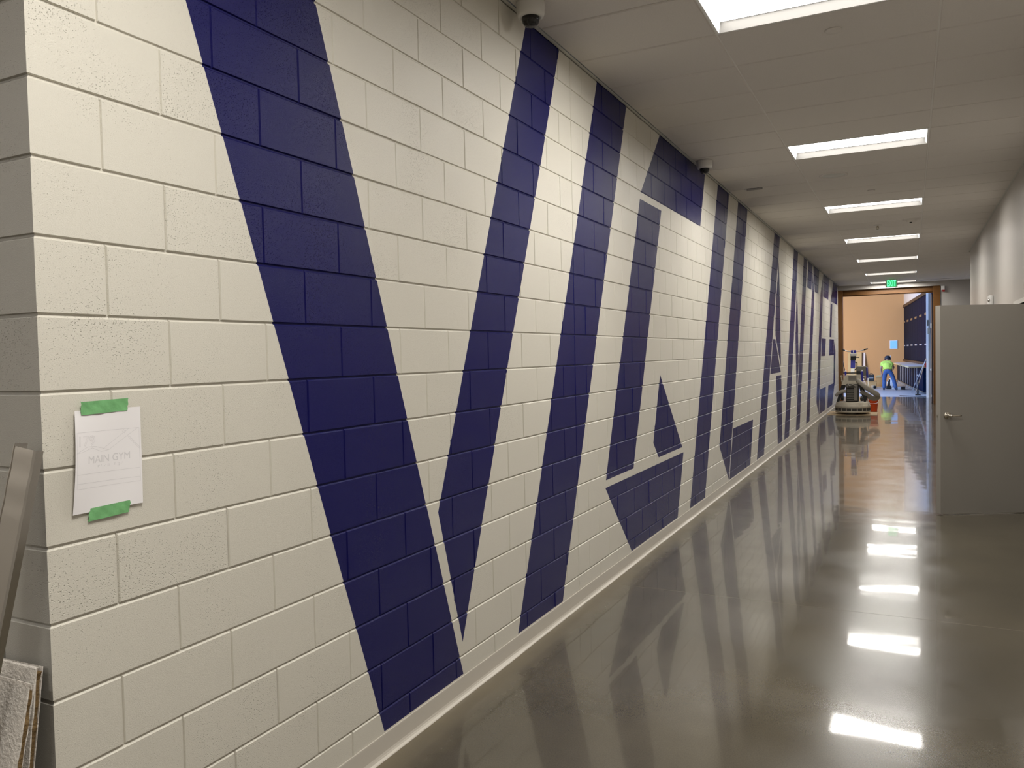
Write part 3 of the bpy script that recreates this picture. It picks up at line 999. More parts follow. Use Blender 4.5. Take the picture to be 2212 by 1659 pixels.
# ------------------------------------------------------------------ steel channel and broken ceiling tiles by the corner
def lean(prof_pts, p_top, p_bot, name, m, parent):
    """straight bar: outline in the plane across it, swept from p_bot to p_top"""
    a, b_ = Vector(p_bot), Vector(p_top)
    d = (b_ - a).normalized()
    ex_ = (Vector((1, 0, 0)) - d * d.x).normalized(); ey = d.cross(ex_)
    mb = MB(); n_ = len(prof_pts); K = 260
    vs = []
    for k in range(K + 1):
        c = a + (b_ - a) * k / K
        f = max(0.0, min(1.0, (k / K - 0.84) / 0.06))        # shallow waves near the top, shaped to make bright reflection bands
        c = c + ey * (0.0006 * f * math.sin(2 * math.pi * (k / K) * 1.52 / 0.085))
        vs += [(c + ex_ * p[0] + ey * p[1])[:] for p in prof_pts]
    fs = [(k * n_ + i, k * n_ + (i + 1) % n_, (k + 1) * n_ + (i + 1) % n_, (k + 1) * n_ + i) for k in range(K) for i in range(n_)]
    fs += [tuple(range(n_))[::-1], tuple(range(K * n_, (K + 1) * n_))]
    mb.mesh(vs, fs)
    return mb.build(name, m, parent)


t = thing('steel_channel', (-0.30, -0.31, 0), 'bent stainless steel channel leaning on the grey corner', 'metal channel')
TOPC, BOTC = (-0.031, -0.052, 1.492), (-0.205, -0.305, 0.004)
lean([(0.0, 0.0), (0.080, 0.0), (0.085, 0.004), (0.085, 0.006), (0.079, 0.002), (0.0, 0.002)], TOPC, BOTC, 'channel_face', M['steel'], t)
lean([(0.0852, 0.004), (0.0868, 0.022), (0.0852, 0.022), (0.0836, 0.005)], TOPC, BOTC, 'channel_flange', M['steel'], t)
lean([(0.0, 0.0), (0.002, 0.0), (0.002, 0.034), (0.0, 0.034)], (-0.0312, -0.0525, 1.5), (-0.2052, -0.3055, 0.004), 'channel_lip', M['steel'], t)


def scrap(p_top, p_bot, w, th, name, lab, seed):
    t = thing('broken_tile', (p_bot[0], p_bot[1], 0), lab, 'ceiling tile scrap', 'broken ceiling tiles by the corner')
    rnd = random.Random(seed)
    a, b_ = Vector(p_bot), Vector(p_top)
    d = (b_ - a).normalized(); ex_ = (Vector((1, 0, 0)) - d * d.x).normalized(); ey = d.cross(ex_)
    if ey.y < 0:
        ey = -ey
    for nm, m, y0, y1, cut in (('tile_face', M['tileface'], 0, 0.0035, 0.0), ('tile_core', M['tilecore'], 0.0035, th - 0.002, 0.006), ('tile_back', M['tileface'], th - 0.002, th, 0.0)):
        mb = MB(); K = 30
        vs = []
        L = (b_ - a).length
        for k in range(K + 1):
            c = a + d * (L * k / K)
            e = w + rnd.uniform(-0.0015, 0.0015) - cut * rnd.random()
            for x, y in ((0, y0), (e, y0), (e + rnd.uniform(-0.001, 0.001), y1), (0, y1)):
                vs.append((c + ex_ * x + ey * y + d * (rnd.uniform(-0.004, 0.004) - cut * 2 if k == K else 0))[:])
        fs = [(k * 4 + i, k * 4 + (i + 1) % 4, (k + 1) * 4 + (i + 1) % 4, (k + 1) * 4 + i) for k in range(K) for i in range(4)]
        fs += [(3, 2, 1, 0), (K * 4, K * 4 + 1, K * 4 + 2, K * 4 + 3)]
        mb.mesh(vs, fs)
        mb.build(nm, m, t)


scrap((-0.31, -0.036, 0.911), (-0.30, -0.160, 0.004), 0.302, 0.018, 'a', 'taller broken ceiling tile standing behind, nearest the block corner', 3)
scrap((-0.30, -0.082, 0.890), (-0.295, -0.268, 0.004), 0.333, 0.016, 'b', 'shorter broken ceiling tile leaning in front of the taller one', 4)

# ------------------------------------------------------------------ the floor grinder at the end of the corridor
t = thing('cardboard_sheet', (0.65, 21.3, 0), 'flat brown board under the floor grinding machine', 'board')
mb = MB(); mb.prism([(0.06, 20.68), (1.25, 20.71), (1.23, 21.78), (0.05, 21.95)], 0.0008, 0.010); mb.build('board_sheet', M['cardlight'], t)
g = thing('floor_grinder', (0.66, 21.15, 0.01), 'dusty beige and blue floor grinding machine on a brown board', 'floor grinder')
gc = (0.66, 21.15, 0)
mb = MB(); mb.lathe([(0.34, 0.05), (0.415, 0.052), (0.425, 0.075), (0.425, 0.095), (0.418, 0.10), (0.418, 0.178), (0.425, 0.185), (0.427, 0.235), (0.41, 0.246), (0.405, 0.30), (0.39, 0.318), (0.30, 0.325), (0.06, 0.33)], gc, n=56)
sh = mb.build('shroud', M['beige'], g)
pd = MB()
for k in range(20):
    a0 = 2 * math.pi * (k + 0.08) / 20; a1 = 2 * math.pi * (k + 0.92) / 20
    P0 = [(gc[0] + 0.4235 * math.cos(a0 + (a1 - a0) * i / 5), gc[1] + 0.4235 * math.sin(a0 + (a1 - a0) * i / 5)) for i in range(6)]
    P1 = [(gc[0] + 0.40 * math.cos(a0 + (a1 - a0) * i / 5), gc[1] + 0.40 * math.sin(a0 + (a1 - a0) * i / 5)) for i in range(5, -1, -1)]
    pm = MB(); pm.prism(P0 + P1, 0.103, 0.172)
    pm.build('skirt_pad', M['dusty'], sh)
mb = MB()
for a in (0.4, 2.5, 4.6):
    mb.lathe([(0.05, 0.012), (0.12, 0.012), (0.12, 0.05), (0.05, 0.056)], (gc[0] + 0.2 * math.cos(a), gc[1] + 0.2 * math.sin(a), 0), n=20)
mb.build('grinding_disc', M['greymetal'], g)
mb = MB(); mb.box(0.51, 20.96, 0.325, 0.805, 21.3, 0.79, bev=0.02)
mt = mb.build('motor_box', M['dusty'], g)
mb = MB()
for k in range(7):
    mb.box(0.535, 20.945, 0.36 + k * 0.045, 0.70, 20.965, 0.375 + k * 0.045)
mb.box(0.70, 20.935, 0.36, 0.785, 20.965, 0.70, bev=0.01); mb.box(0.53, 20.93, 0.70, 0.79, 20.965, 0.77, bev=0.01)
mb.tube([(0.56, 20.93, 0.80), (0.60, 20.90, 0.74), (0.68, 20.90, 0.77), (0.74, 20.93, 0.72)], 0.016, 8, steps=4)
mb.build('motor_fins', M['greymetal'], mt)
for sx_, z_ in ((0.425, 0.43), (0.885, 0.41)):
    mb = MB(); mb.lathe([(0.02, -0.03), (0.055, -0.03), (0.066, -0.018), (0.066, 0.018), (0.055, 0.03), (0.02, 0.03)], (sx_, 20.98, z_), axis='x', n=22); w_ = mb.build('wheel', M['rubber'], g)
    mb = MB(); mb.ball((sx_, 20.965, z_), 0.045, 0, 0.9, 1, 1); mb.build('wheel_hub', M['greymetal'], w_)
mb = MB(); mb.prism([(0.275, 0.32), (0.345, 0.33), (0.50, 0.72), (0.50, 0.79), (0.41, 0.79)], 21.03, 21.10, 'y'); mb.build('side_bracket', M['black'], g)
mb = MB(); mb.prism([(0.80, 0.79), (0.89, 0.79), (1.02, 0.45), (0.98, 0.33), (0.93, 0.33), (0.83, 0.68)], 21.03, 21.10, 'y'); mb.build('side_bracket', M['black'], g)
mb = MB()
lo = [(0.40, 0.765), (0.885, 0.765), (0.85, 1.02), (0.495, 1.02)]
vs = [(x, 20.99 + (0.05 if z > 1 else 0), z) for x, z in lo] + [(x, 21.30, z) for x, z in lo]
mb.mesh(vs, [(3, 2, 1, 0), (4, 5, 6, 7), (0, 1, 5, 4), (1, 2, 6, 5), (2, 3, 7, 6), (3, 0, 4, 7)])
cv = mb.build('control_cover', M['beige'], g)
mb = MB(); mb.poly([(0.578, 21.007, 0.878), (0.752, 21.007, 0.878), (0.752, 21.030, 0.995), (0.578, 21.030, 0.995)]); mb.box(0.57, 21.012, 0.87, 0.76, 21.05, 1.0); mb.build('display', M['greymetal'], cv)
mb = MB(); mb.box(0.463, 21.22, 0.80, 0.508, 21.30, 1.10, bev=0.008); mb.build('upright', M['bluemetal'], g)
mb = MB(); mb.box(0.852, 21.22, 0.80, 0.912, 21.30, 1.11, bev=0.008); mb.build('upright', M['bluemetal'], g)
mb = MB(); mb.lathe([(0.02, 0), (0.02, 0.03), (0.012, 0.036)], (0.487, 21.26, 1.10), n=12); mb.build('upright_cap', M['white'], g)
mb = MB(); mb.lathe([(0.02, 0), (0.02, 0.03), (0.012, 0.036)], (0.882, 21.26, 1.11), n=12); mb.build('upright_cap', M['white'], g)
mb = MB(); mb.box(0.43, 21.24, 1.055, 0.87, 21.29, 1.085); mb.build('cross_bar', M['black'], g)
mb = MB(); mb.prism([(21.30, 1.03), (21.42, 1.03), (21.50, 1.20), (21.40, 1.20)], 0.605, 0.695, 'x'); mb.build('mast_foot', M['white'], g)
mb = MB(); mb.prism([(21.39, 1.196), (21.51, 1.196), (21.60, 1.41), (21.48, 1.41)], 0.598, 0.705, 'x'); mb.build('mast', M['bluemetal'], g)
mb = MB(); mb.prism([(21.46, 1.40), (21.62, 1.40), (21.68, 1.51), (21.52, 1.51)], 0.592, 0.720, 'x'); mb.build('mast_boot', M['black'], g)
mb = MB(); mb.box(0.578, 21.50, 1.505, 0.732, 21.70, 1.58, bev=0.012); mb.build('mast_head', M['offwhite'], g)
mb = MB(); mb.box(0.600, 21.55, 1.578, 0.722, 21.68, 1.665, bev=0.01); mb.build('control_box', M['bluemetal'], g)
mb = MB(); mb.box(0.65, 21.542, 1.605, 0.672, 21.552, 1.66); mb.build('box_decal', M['white'], g)
hb = MB(); hb.tube([(0.44, 21.62, 1.665), (0.52, 21.62, 1.634), (0.61, 21.62, 1.632), (0.71, 21.62, 1.632), (0.82, 21.62, 1.642), (0.92, 21.62, 1.672)], 0.012, 10, steps=4)
hb_ = hb.build('handlebar', M['silver'], g)
mb = MB(); mb.tube([(0.375, 21.62, 1.688), (0.45, 21.62, 1.661)], 0.018, 10); mb.build('grip', M['rubber'], hb_)
mb = MB(); mb.tube([(0.91, 21.62, 1.668), (1.005, 21.62, 1.697)], 0.018, 10); mb.build('grip', M['rubber'], hb_)
mb = MB(); mb.tube([(0.70, 21.60, 1.45), (0.745, 21.60, 1.47), (0.80, 21.6, 1.462)], 0.009, 8, steps=4); mb.build('lever', M['rubber'], g)
mb = MB(); mb.tube([(0.70, 21.47, 1.34), (0.745, 21.46, 1.34), (0.752, 21.45, 1.26), (0.735, 21.42, 1.18), (0.69, 21.4, 1.14)], 0.013, 8, steps=5); mb.build('cable', M['rubber'], g)
mb = MB(); mb.box(0.735, 21.40, 0.98, 0.975, 21.75, 1.235, bev=0.015); tk = mb.build('water_tank', M['greymetal'], g)
mb = MB(); mb.box(0.74, 21.37, 1.06, 0.83, 21.40, 1.12, bev=0.008); mb.build('tank_fitting', M['black'], tk)
mb = MB(); mb.prism([(0.975, 0.86), (1.02, 0.86), (0.995, 1.20), (0.975, 1.20)], 21.40, 21.75, 'y'); mb.build('side_panel', M['bluemetal'], g)
mb = MB(); mb.tube([(1.015, 21.39, 0.93), (1.02, 21.38, 0.58), (1.02, 21.25, 0.3)], 0.011, 8); mb.build('side_strut', M['white'], g)
mb = MB(); mb.ball((0.935, 21.30, 0.95), 0.035); mb.tube([(0.90, 21.28, 0.85), (0.95, 21.28, 0.9), (0.95, 21.28, 1.0)], 0.014, 8, steps=3); mb.build('coupling', M['beige'], g)
mb = MB(); mb.ball((0.385, 21.25, 0.98), 0.03); mb.ball((0.40, 21.25, 0.86), 0.028); mb.tube([(0.385, 21.25, 0.98), (0.40, 21.25, 0.86), (0.41, 21.25, 0.75)], 0.016, 8); mb.build('coupling', M['beige'], g)
mb = MB(); mb.tube([(0.78, 21.0, 0.90), (0.87, 20.93, 0.81), (1.0, 20.90, 0.70), (1.14, 20.92, 0.60), (1.245, 20.98, 0.51), (1.24, 21.06, 0.435), (1.14, 21.08, 0.42), (1.02, 21.06, 0.49), (0.86, 21.04, 0.60)],
                   [0.05, 0.056, 0.062, 0.066, 0.066, 0.064, 0.066, 0.062, 0.055], 14, flat=0.5, steps=6)
tag(mb.build('dust_hose', M['greyhose'], g), 'flattened grey fabric dust hose')
mb = MB(); mb.tube([(0.52, 21.0, 0.60), (0.42, 20.98, 0.595), (0.33, 20.98, 0.55), (0.255, 21.0, 0.48)], [0.045, 0.048, 0.044, 0.03], 12, flat=0.6, steps=5); mb.build('dust_hose', M['greyhose'], g)

bk = thing('bucket', (1.095, 22.1, 0), 'orange plastic bucket standing behind the floor grinder', 'bucket')
mb = MB(); mb.lathe([(0.112, 0.0), (0.112, 0.01), (0.142, 0.34), (0.150, 0.345), (0.150, 0.37), (0.139, 0.37), (0.110, 0.02)], (1.095, 22.1, 0.0008), n=30); mb.build('bucket_body', M['orange'], bk)
mb = MB(); mb.tube([(0.95, 22.1, 0.33), (0.97, 21.98, 0.25), (1.095, 21.94, 0.22), (1.22, 21.98, 0.25), (1.24, 22.1, 0.33)], 0.004, 6, steps=4); mb.build('bucket_bail', M['silver'], bk)

# ------------------------------------------------------------------ the room beyond the opening
mb = MB(); mb.box(-7.0, 29.35, -0.1, 4.8, 46, 0); mb.box(-7.0, YE + 0.2, -0.1, -0.4, 29.35, 0); structure('floor_gym', mb, M['gymfloor'], 'dusty pale concrete floor of the room beyond')
mb = MB(); mb.box(-7.0, 44.0, 0, 4.8, 44.2, 7.0); structure('wall_far', mb, M['orangewall'], 'tan orange back wall of the room beyond the opening')
mb = MB(); mb.box(-7.2, YE + 0.1, 0, -7.0, 44.2, 7.0); structure('wall_gym_left', mb, M['gymwhite'], 'white side wall of the room beyond, out of sight')
mb = MB(); mb.box(-7.0, YE + 0.05, 0, -0.2, YE + 0.2, 7.0); mb.box(-0.2, YE + 0.2, H + 0.6, 4.8, YE + 0.3, 7.0); structure('wall_gym_near', mb, M['gymwhite'], 'white near wall of the room beyond, out of sight')
mb = MB(); mb.box(-7.2, YE, 7.0, 5.0, 44.2, 7.2); structure('ceiling_gym', mb, M['gymwhite'], 'white ceiling of the room beyond, out of sight')
mb = MB(); mb.box(4.8, YE, 0, 5.0, 44.2, 7.0); structure('wall_gym_side', mb, M['gymwhite'], 'white outer wall of the room beyond')


def bank(y, off=0.0):
    return 2.65 - 0.08 * (y - 32.4) + off


def slab(y0, y1, o0, o1, z0, z1):
    """a box that follows the slightly turned right side of the room"""
    mb = MB(); mb.prism([(bank(y0, o0), y0), (bank(y0, o1), y0), (bank(y1, o1), y1), (bank(y1, o0), y1)], z0, z1)
    return mb


structure('wall_gym_right', slab(30.4, 44.0, 0.0, 0.5, 3.88, 7.0), M['gymwhite'], 'white wall above the navy panels, lit blue by daylight')
bkn = thing('panel_bank', (2.6, 33, 0), 'tall navy panelled bank with brown crown on the right of the far room', 'panel bank')
slab(30.5, 43.98, 0.06, 0.45, 0.0, 3.75).build('bank_carcass', M['navyblack'], bkn)
slab(30.5, 43.99, -0.05, 0.3, 3.74, 3.875).build('crown_trim', M['brown'], bkn)
slab(30.5, 43.99, -0.06, 0.2, 1.03, 1.12).build('lower_trim', M['brown'], bkn)
y = 31.0
k = 0
while y < 43.9:
    y2 = min(y + 1.02, 43.97)
    slab(y + 0.012, y2 - 0.012, 0.0, 0.05, 1.13, 3.73).build('panel', M['navy'], bkn)
    slab(y - 0.012, y + 0.012, 0.012, 0.06, 1.13, 3.73).build('joint_strip', M['greymetal'], bkn)
    if k % 2 == 0:
        slab(y + 0.08, y2 - 0.12, -0.02, 0.0, 2.96, 3.05).build('pull', M['gold'], bkn)
        slab(y + 0.08, y2 - 0.12, -0.02, 0.0, 1.79, 1.85).build('pull', M['silver'], bkn)
    y = y2; k += 1
lb = thing('slatted_cabinet', (2.2, 33, 0), 'low navy slatted cabinet under the white counter', 'cabinet')
slab(31.0, 43.3, -0.34, 0.0, 0.09, 0.97).build('cabinet_body', M['navy'], lb)
slab(43.3, 43.5, -0.36, 0.0, 0.0, 0.97).build('end_panel', M['brown'], lb)
slab(30.9, 43.4, -0.41, -0.37, 0.085, 0.115).build('toe_rail', M['greymetal'], lb)
for y in (33.3, 34.35, 35.4, 36.35, 37.4, 38.45, 39.4, 40.4, 41.45, 42.4):
    slab(y, y + 0.03, -0.355, -0.335, 0.12, 0.96).build('slat', M['silver'], lb)
    slab(y, y + 0.04, -0.39, -0.35, 0.0, 0.09).build('foot', M['silver'], lb)
for y in (32.0, 32.8):
    slab(y, y + 0.3, -0.37, -0.34, 0.62, 0.66).build('pull', M['silver'], lb)
ct = thing('counter_top', (1.9, 34, 1.0), 'long white counter top over the low navy cabinet', 'counter')
mb = MB(); mb.prism([(1.95, 30.6), (1.31, 39.3), (1.62, 40.6), (2.02, 40.3), (2.62, 31.8), (2.62, 30.9)], 0.985, 1.022); mb.build('counter_board', M['counter'], ct)
mb = MB(); mb.prism([(1.947, 30.58), (1.30, 39.3), (1.31, 39.3), (1.957, 30.60)], 0.975, 1.0225); mb.prism([(1.947, 30.58), (2.62, 30.88), (2.62, 30.90), (1.95, 30.60)], 0.975, 1.0225); mb.build('counter_edge', M['plywood'], ct)

cp = thing('steel_post', (2.56, 29.05, 0), 'tall white and grey steel post before the navy panels', 'post')
mb = MB(); mb.box(2.49, 29.0, 0, 2.556, 29.14, 5.2); mb.build('white_post', M['postwhite'], cp)
mb = MB(); mb.box(2.557, 29.02, 0, 2.632, 29.14, 5.2); mb.build('grey_post', M['drywall'], cp)
mb = MB(); mb.box(2.512, 28.99, 2.42, 2.56, 29.0, 2.62); mb.build('notice_plate', M['greymetal'], cp)
mb = MB(); mb.box(2.53, 28.99, 2.15, 2.60, 29.0, 2.34); mb.build('notice_plate', M['beige'], cp)
mb = MB(); mb.box(2.44, 29.0, 1.02, 2.49, 29.12, 1.17, bev=0.008); mb.build('red_box', M['red'], cp)

o = MB().tube([(2.04, 32.4, 0.0135), (2.468, 28.97, 1.25)], 0.013, 8).build('pole', M['silver'])
tag(o, 'pale metal pole leaning on the steel post, left of the wooden one', 'pole', 'poles leaning on the post')
o = MB().tube([(2.18, 31.4, 0.0135), (2.478, 28.975, 1.31)], 0.013, 8).build('pole', M['wood'])
tag(o, 'light wooden pole leaning on the steel post', 'pole', 'poles leaning on the post')
t = thing('squeegee', (2.24, 30.4, 0), 'short black upright tool standing below the leaning poles', 'tool')
mb = MB(); mb.tube([(2.24, 30.4, 0.0), (2.24, 30.4, 0.55)], 0.026, 10); mb.build('tool_handle', M['black'], t)
mb = MB(); mb.box(2.16, 30.36, 0, 2.33, 30.44, 0.04); mb.build('tool_foot', M['black'], t)
o = MB().prism([(1.66, 30.02), (2.49, 29.45), (2.49, 29.25), (1.66, 29.85)], 0.0, 0.018).build('floor_strip', M['black'])
tag(o, 'thin dark strip lying on the floor before the post', 'strip')

o = MB().box(1.06, 43.965, 1.66, 1.43, 43.999, 2.10, bev=0.012)
bp_ = thing('blue_panel', (1.25, 43.98, 1.88), 'square pale blue board with daylight put in as glow on the orange wall', 'wall panel')
o.build('panel_frame', M['gymwhite'], bp_)
mb = MB(); mb.box(1.085, 43.955, 1.685, 1.405, 43.966, 2.075); mb.build('panel_board', M['bluepanel'], bp_)

pw = thing('plywood_sheet', (-0.55, 43.3, 0), 'pale plywood sheet leaning on the orange wall behind the grinder', 'plywood')
mb = MB(); mb.prism([(43.55, 0.0), (43.57, 0.0), (43.99, 1.52), (43.97, 1.52)], -0.92, -0.26, 'x'); mb.build('sheet', M['plywood'], pw)
for nm, x0, x1, m, lab in (('leaning_board', -0.245, -0.19, 'brown', 'dark narrow board leaning beside the plywood sheet'), ('leaning_board', -0.17, -0.09, 'counter', 'white narrow board leaning right of the dark one')):
    o = MB().prism([(43.50, 0.0), (43.53, 0.0), (43.99, 1.50), (43.965, 1.50)], x0, x1, 'x').build(nm, M[m])
    tag(o, lab, 'board', 'boards leaning on the orange wall')
t = thing('white_topped_pole', (0.30, 26.5, 0), 'thin dark pole with white top leaning inside the left jamb', 'pole')
mb = MB(); mb.tube([(0.30, 26.55, 0.011), (0.115, 25.72, 1.27)], 0.010, 8); mb.build('pole_shaft', M['black'], t)
mb = MB(); mb.tube([(0.122, 25.75, 1.22), (0.10, 25.69, 1.36)], 0.024, 10); mb.build('pole_top', M['white'], t)

# clutter behind the worker
def carton(name, x0, y0, x1, y1, z0, z1, m, lab, cat, group=None):
    t = thing(name, ((x0 + x1) / 2, (y0 + y1) / 2, z0), lab, cat, group)
    mb = MB(); mb.box(x0, y0, z0, x1, y1, z1, bev=0.006); mb.build('carton_body', M[m], t)
    return t


c1 = carton('cardboard_box', 0.27, 36.5, 0.68, 37.0, 0, 0.29, 'card', 'low cardboard box under the dark case behind the worker', 'box', 'boxes behind the worker')
mb = MB(); mb.prism([(0.27, 0.285), (0.68, 0.285), (0.72, 0.20), (0.69, 0.20), (0.67, 0.275), (0.27, 0.275)], 36.46, 36.5, 'y'); mb.build('flap', M['card'], c1)
c2 = carton('cardboard_box', 0.62, 37.6, 0.98, 38.1, 0, 0.42, 'card', 'taller open cardboard box left of the worker', 'box', 'boxes behind the worker')
mb = MB(); mb.prism([(0.60, 0.41), (0.68, 0.50), (0.90, 0.52), (1.0, 0.43), (0.98, 0.42), (0.62, 0.40)], 37.58, 38.0, 'y'); mb.build('flap', M['plywood'], c2)
t = thing('tool_case', (0.48, 36.7, 0.293), 'dark grey tool case resting on the low cardboard box', 'case')
mb = MB(); mb.box(0.37, 36.55, 0.292, 0.59, 36.95, 0.56, bev=0.02); mb.build('case_body', M['dusty'], t)
mb = MB(); mb.tube([(0.42, 36.75, 0.56), (0.43, 36.75, 0.61), (0.53, 36.75, 0.61), (0.54, 36.75, 0.56)], 0.012, 8); mb.build('case_handle', M['black'], t)
mb = MB(); mb.box(0.39, 36.54, 0.41, 0.57, 36.552, 0.43); mb.build('case_latch', M['silver'], t)
t = thing('cardboard_tube', (0.6, 35.6, 0), 'pale cardboard tube lying on the floor by the boxes', 'tube')
mb = MB(); mb.tube([(0.52, 36.15, 0.075), (0.66, 35.35, 0.075)], 0.072, 18); mb.build('tube_wall', M['cardlight'], t)
mb = MB(); mb.tube([(0.659, 35.36, 0.075), (0.6605, 35.345, 0.075)], 0.058, 18); mb.build('tube_end_shade', M['black'], t)  # black disc on the closed end, for the shade inside the tube
t = thing('floor_vacuum', (1.19, 35.1, 0), 'black machine standing between the legs of the worker', 'machine')
mb = MB(); mb.box(1.10, 35.0, 0.0, 1.30, 35.35, 0.14, bev=0.03); mb.build('machine_base', M['black'], t)
mb = MB(); mb.tube([(1.20, 35.2, 0.12), (1.21, 35.2, 0.30), (1.235, 35.2, 0.40)], [0.055, 0.045, 0.03], 12); mb.build('machine_head', M['rubber'], t)
t = thing('plastic_bag', (1.22, 36.3, 0), 'crumpled white bag behind the legs of the worker', 'bag')
mb = MB(); mb.ball((1.26, 36.3, 0.20), 0.16, 0, 0.9, 0.8, 1.25, 14, 10)
rb = random.Random(2); mb.v = [(x + rb.uniform(-.02, .02), y + rb.uniform(-.02, .02), max(0, z + rb.uniform(-.03, .03))) for x, y, z in mb.v]
mb.build('bag_body', M['gymwhite'], t)
t = carton('floor_case', 1.34, 34.85, 1.66, 35.25, 0, 0.10, 'silver', 'flat pale case on the floor right of the worker', 'case')
t = carton('floor_case', 1.67, 34.55, 1.82, 34.95, 0, 0.12, 'black', 'flat black case on the floor before the low cabinet', 'case')

# ------------------------------------------------------------------ the worker
def skin_mesh(verts, edges, radii, name, m, parent, sub=2, root=0, loc=None):
    me = bpy.data.meshes.new(name)
    me.from_pydata(verts, edges, [])
    o = bpy.data.objects.new(name, me)
    COL.objects.link(o)
    md = o.modifiers.new('skin', 'SKIN'); md.use_smooth_shade = True
    for i, r_ in enumerate(radii):
        sv = me.skin_vertices[0].data[i]
        sv.radius = (r_, r_) if not isinstance(r_, tuple) else r_
        sv.use_root = (i == root)
    s2 = o.modifiers.new('sub', 'SUBSURF'); s2.levels = sub; s2.render_levels = sub
    dg = bpy.context.evaluated_depsgraph_get()
    new = bpy.data.meshes.new_from_object(o.evaluated_get(dg))
    bpy.data.objects.remove(o); bpy.data.meshes.remove(me)
    new.name = name
    new.materials.clear(); new.materials.append(m)
    for p in new.polygons:
        p.use_smooth = True
        p.material_index = 0
    x0, y0, z0 = parent['wloc']
    for v in new.vertices:
        v.co.x -= x0; v.co.y -= y0; v.co.z -= z0
    q = bpy.data.objects.new(name, new); COL.objects.link(q); q.parent = parent; q['wloc'] = tuple(parent['wloc'])
    return q


ps = thing('person', (1.28, 34.1, 0), 'person in yellow-green shirt, blue jeans and dark helmet bending over, seen from behind', 'person')
V = {'pelvis': (1.19, 34.06, 0.80), 'waist': (1.18, 34.16, 0.93), 'chest': (1.155, 34.38, 1.08), 'neck': (1.155, 34.55, 1.155), 'head0': (1.165, 34.62, 1.20), 'head': (1.175, 34.66, 1.26), 'head1': (1.177, 34.66, 1.33), 'nose': (1.175, 34.785, 1.245),
     'shl': (0.985, 34.43, 1.085), 'ell': (0.925, 34.50, 0.865), 'wrl': (0.955, 34.60, 0.675), 'pml': (0.965, 34.62, 0.60),
     'shr': (1.325, 34.43, 1.085), 'elr': (1.40, 34.60, 0.90), 'wrr': (1.30, 34.74, 0.74), 'pmr': (1.27, 34.78, 0.68),
     'hpl': (1.105, 34.06, 0.79), 'knl': (1.065, 34.13, 0.44), 'anl': (1.055, 34.07, 0.085), 'tol': (1.045, 34.23, 0.04),
     'hpr': (1.275, 34.06, 0.79), 'knr': (1.405, 34.09, 0.45), 'anr': (1.495, 33.98, 0.085), 'tor': (1.52, 34.14, 0.04)}
RAD = {'pelvis': 0.10, 'waist': 0.085, 'chest': 0.07, 'neck': 0.055, 'head0': 0.06, 'head': 0.085, 'head1': 0.07, 'nose': 0.012, 'shl': 0.05, 'ell': 0.043, 'wrl': 0.03, 'pml': 0.032,
       'shr': 0.05, 'elr': 0.043, 'wrr': 0.03, 'pmr': 0.032, 'hpl': 0.085, 'knl': 0.058, 'anl': 0.038, 'tol': 0.035, 'hpr': 0.085, 'knr': 0.058, 'anr': 0.038, 'tor': 0.035}
E_ = [('pelvis', 'waist'), ('waist', 'chest'), ('chest', 'neck'), ('neck', 'head0'), ('head0', 'head'), ('head', 'head1'), ('chest', 'shl'), ('shl', 'ell'), ('ell', 'wrl'), ('wrl', 'pml'),
      ('chest', 'shr'), ('shr', 'elr'), ('elr', 'wrr'), ('wrr', 'pmr'), ('pelvis', 'hpl'), ('hpl', 'knl'), ('knl', 'anl'), ('anl', 'tol'), ('pelvis', 'hpr'), ('hpr', 'knr'), ('knr', 'anr'), ('anr', 'tor')]
names = [k for k in V if k != 'nose']
idx = {k: i for i, k in enumerate(names)}
verts = [V[k] for k in names]; edges = [(idx[a], idx[b_]) for a, b_ in E_]; rad = [RAD[k] for k in names]
for s, pm in ((-1, 'pml'), (1, 'pmr')):
    p = Vector(V[pm])
    for q, (dx, ln_) in enumerate(((-0.024, 0.07), (-0.008, 0.08), (0.008, 0.077), (0.023, 0.06))):
        a = len(verts)
        verts += [tuple(p + Vector((dx * 1.2, 0.006, -0.035 - 0.01 * (q in (1, 2))))), tuple(p + Vector((dx * 1.3, 0.022, -0.03 - ln_)))]
        rad += [0.0095, 0.007]; edges += [(idx[pm], a), (a, a + 1)]
    a = len(verts)
    verts += [tuple(p + Vector((-s * 0.035, 0.015, -0.005))), tuple(p + Vector((-s * 0.045, 0.03, -0.05)))]
    rad += [0.011, 0.008]; edges += [(idx[pm], a), (a, a + 1)]
skin_mesh(verts, edges, rad, 'body', M['skin'], ps, 1, idx['pelvis'])


def garment(keys, ed, grow, name, m, extra=None, sub=2):
    kk = list(keys); ii = {k: i for i, k in enumerate(kk)}
    vv = [extra[k] if extra and k in extra else V[k] for k in kk]
    rr = [grow[k] for k in kk]
    return skin_mesh(vv, [(ii[a], ii[b_]) for a, b_ in ed], rr, name, m, ps, sub, 0)


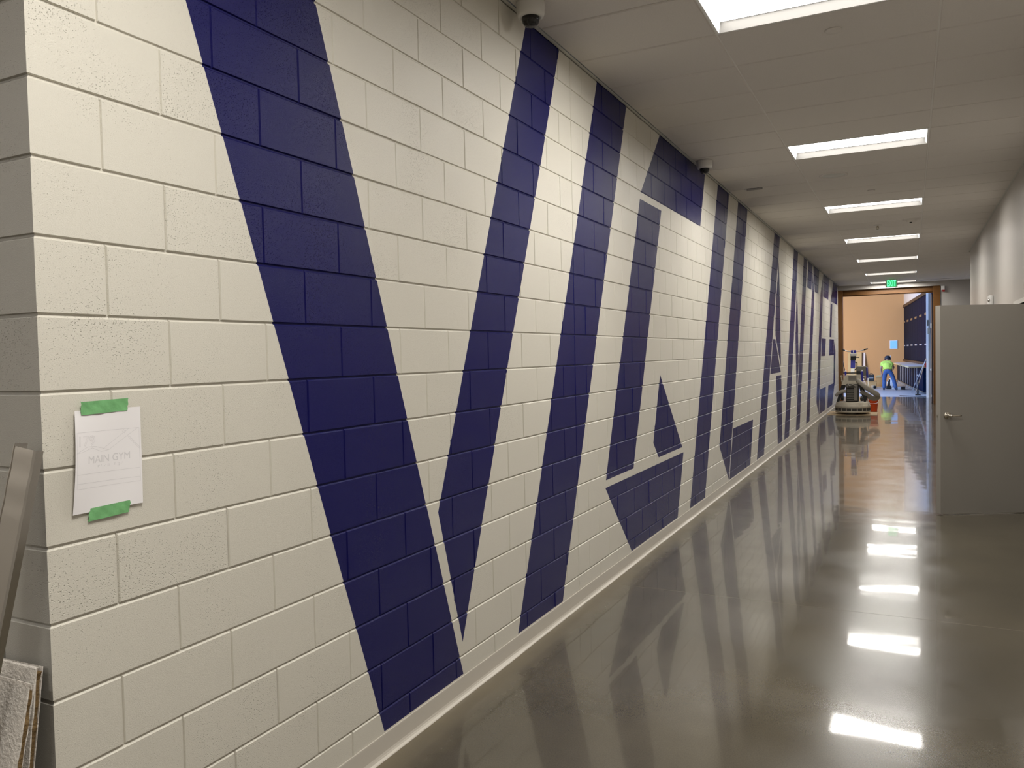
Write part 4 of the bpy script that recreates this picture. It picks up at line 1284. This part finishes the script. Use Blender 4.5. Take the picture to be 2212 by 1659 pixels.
mid = lambda a, b_, f: tuple(Vector(V[a]).lerp(Vector(V[b_]), f))
garment(['waist', 'hem', 'chest', 'nk', 'shl', 'sl', 'shr', 'sr'], [('waist', 'hem'), ('waist', 'chest'), ('chest', 'nk'), ('chest', 'shl'), ('shl', 'sl'), ('chest', 'shr'), ('shr', 'sr')],
        {'waist': (0.165, 0.125), 'hem': (0.17, 0.13), 'chest': (0.175, 0.14), 'nk': 0.085, 'shl': 0.085, 'sl': 0.075, 'shr': 0.085, 'sr': 0.075}, 'shirt', M['shirt'],
        {'hem': (1.183, 34.10, 0.845), 'nk': mid('chest', 'neck', 0.8), 'sl': mid('shl', 'ell', 0.55), 'sr': mid('shr', 'elr', 0.55)})
garment(['pelvis', 'top', 'hpl', 'knl', 'cl', 'hpr', 'knr', 'cr'], [('pelvis', 'top'), ('pelvis', 'hpl'), ('hpl', 'knl'), ('knl', 'cl'), ('pelvis', 'hpr'), ('hpr', 'knr'), ('knr', 'cr')],
        {'pelvis': (0.165, 0.14), 'top': (0.16, 0.13), 'hpl': 0.105, 'knl': 0.08, 'cl': 0.072, 'hpr': 0.105, 'knr': 0.08, 'cr': 0.072}, 'jeans', M['denim'],
        {'top': (1.185, 34.10, 0.87), 'cl': (1.055, 34.08, 0.06), 'cr': (1.49, 33.99, 0.06)})
for nm, a, b_ in (('boot', 'anl', 'tol'), ('boot', 'anr', 'tor')):
    skin_mesh([tuple(Vector(V[a]) + Vector((0, -0.03, -0.03))), tuple(Vector(V[a]) + Vector((0, 0.0, -0.035))), tuple(Vector(V[b_]) + Vector((0, 0, 0.008))), tuple(Vector(V[a]) + Vector((0, 0, 0.06)))],
              [(0, 1), (1, 2), (1, 3)], [0.045, 0.05, 0.045, 0.05], nm, M['boot'], ps, 2, 1)
hm_ = MB()
hm_.lathe([(0.120, -0.03), (0.128, -0.022), (0.120, -0.012), (0.120, 0.045), (0.106, 0.085), (0.072, 0.115), (0.02, 0.126)], (1.176, 34.655, 1.262), n=26)
hm_.v = [(x, y + 0.0, z - (y - 34.655) * 0.35) for x, y, z in hm_.v]
hl = hm_.build('helmet', M['helmet'], ps)
mb = MB(); mb.prism([(34.60, 1.30), (34.72, 1.28), (34.70, 1.37), (34.63, 1.395)], 1.262, 1.296, 'x'); mb.build('helmet_patch', M['white'], hl)
mb = MB()
mb.ball((1.085, 34.66, 1.245), 0.022, 0, 0.5, 0.8, 1.3, 10, 8); mb.ball((1.268, 34.66, 1.245), 0.022, 0, 0.5, 0.8, 1.3, 10, 8)
mb.ball((1.175, 34.755, 1.235), 0.018, 0, 0.8, 1.1, 1.2, 10, 8)
mb.build('ears_and_nose', M['skin'], ps)

for o in bpy.data.objects:
    if 'wloc' in o:
        del o['wloc']
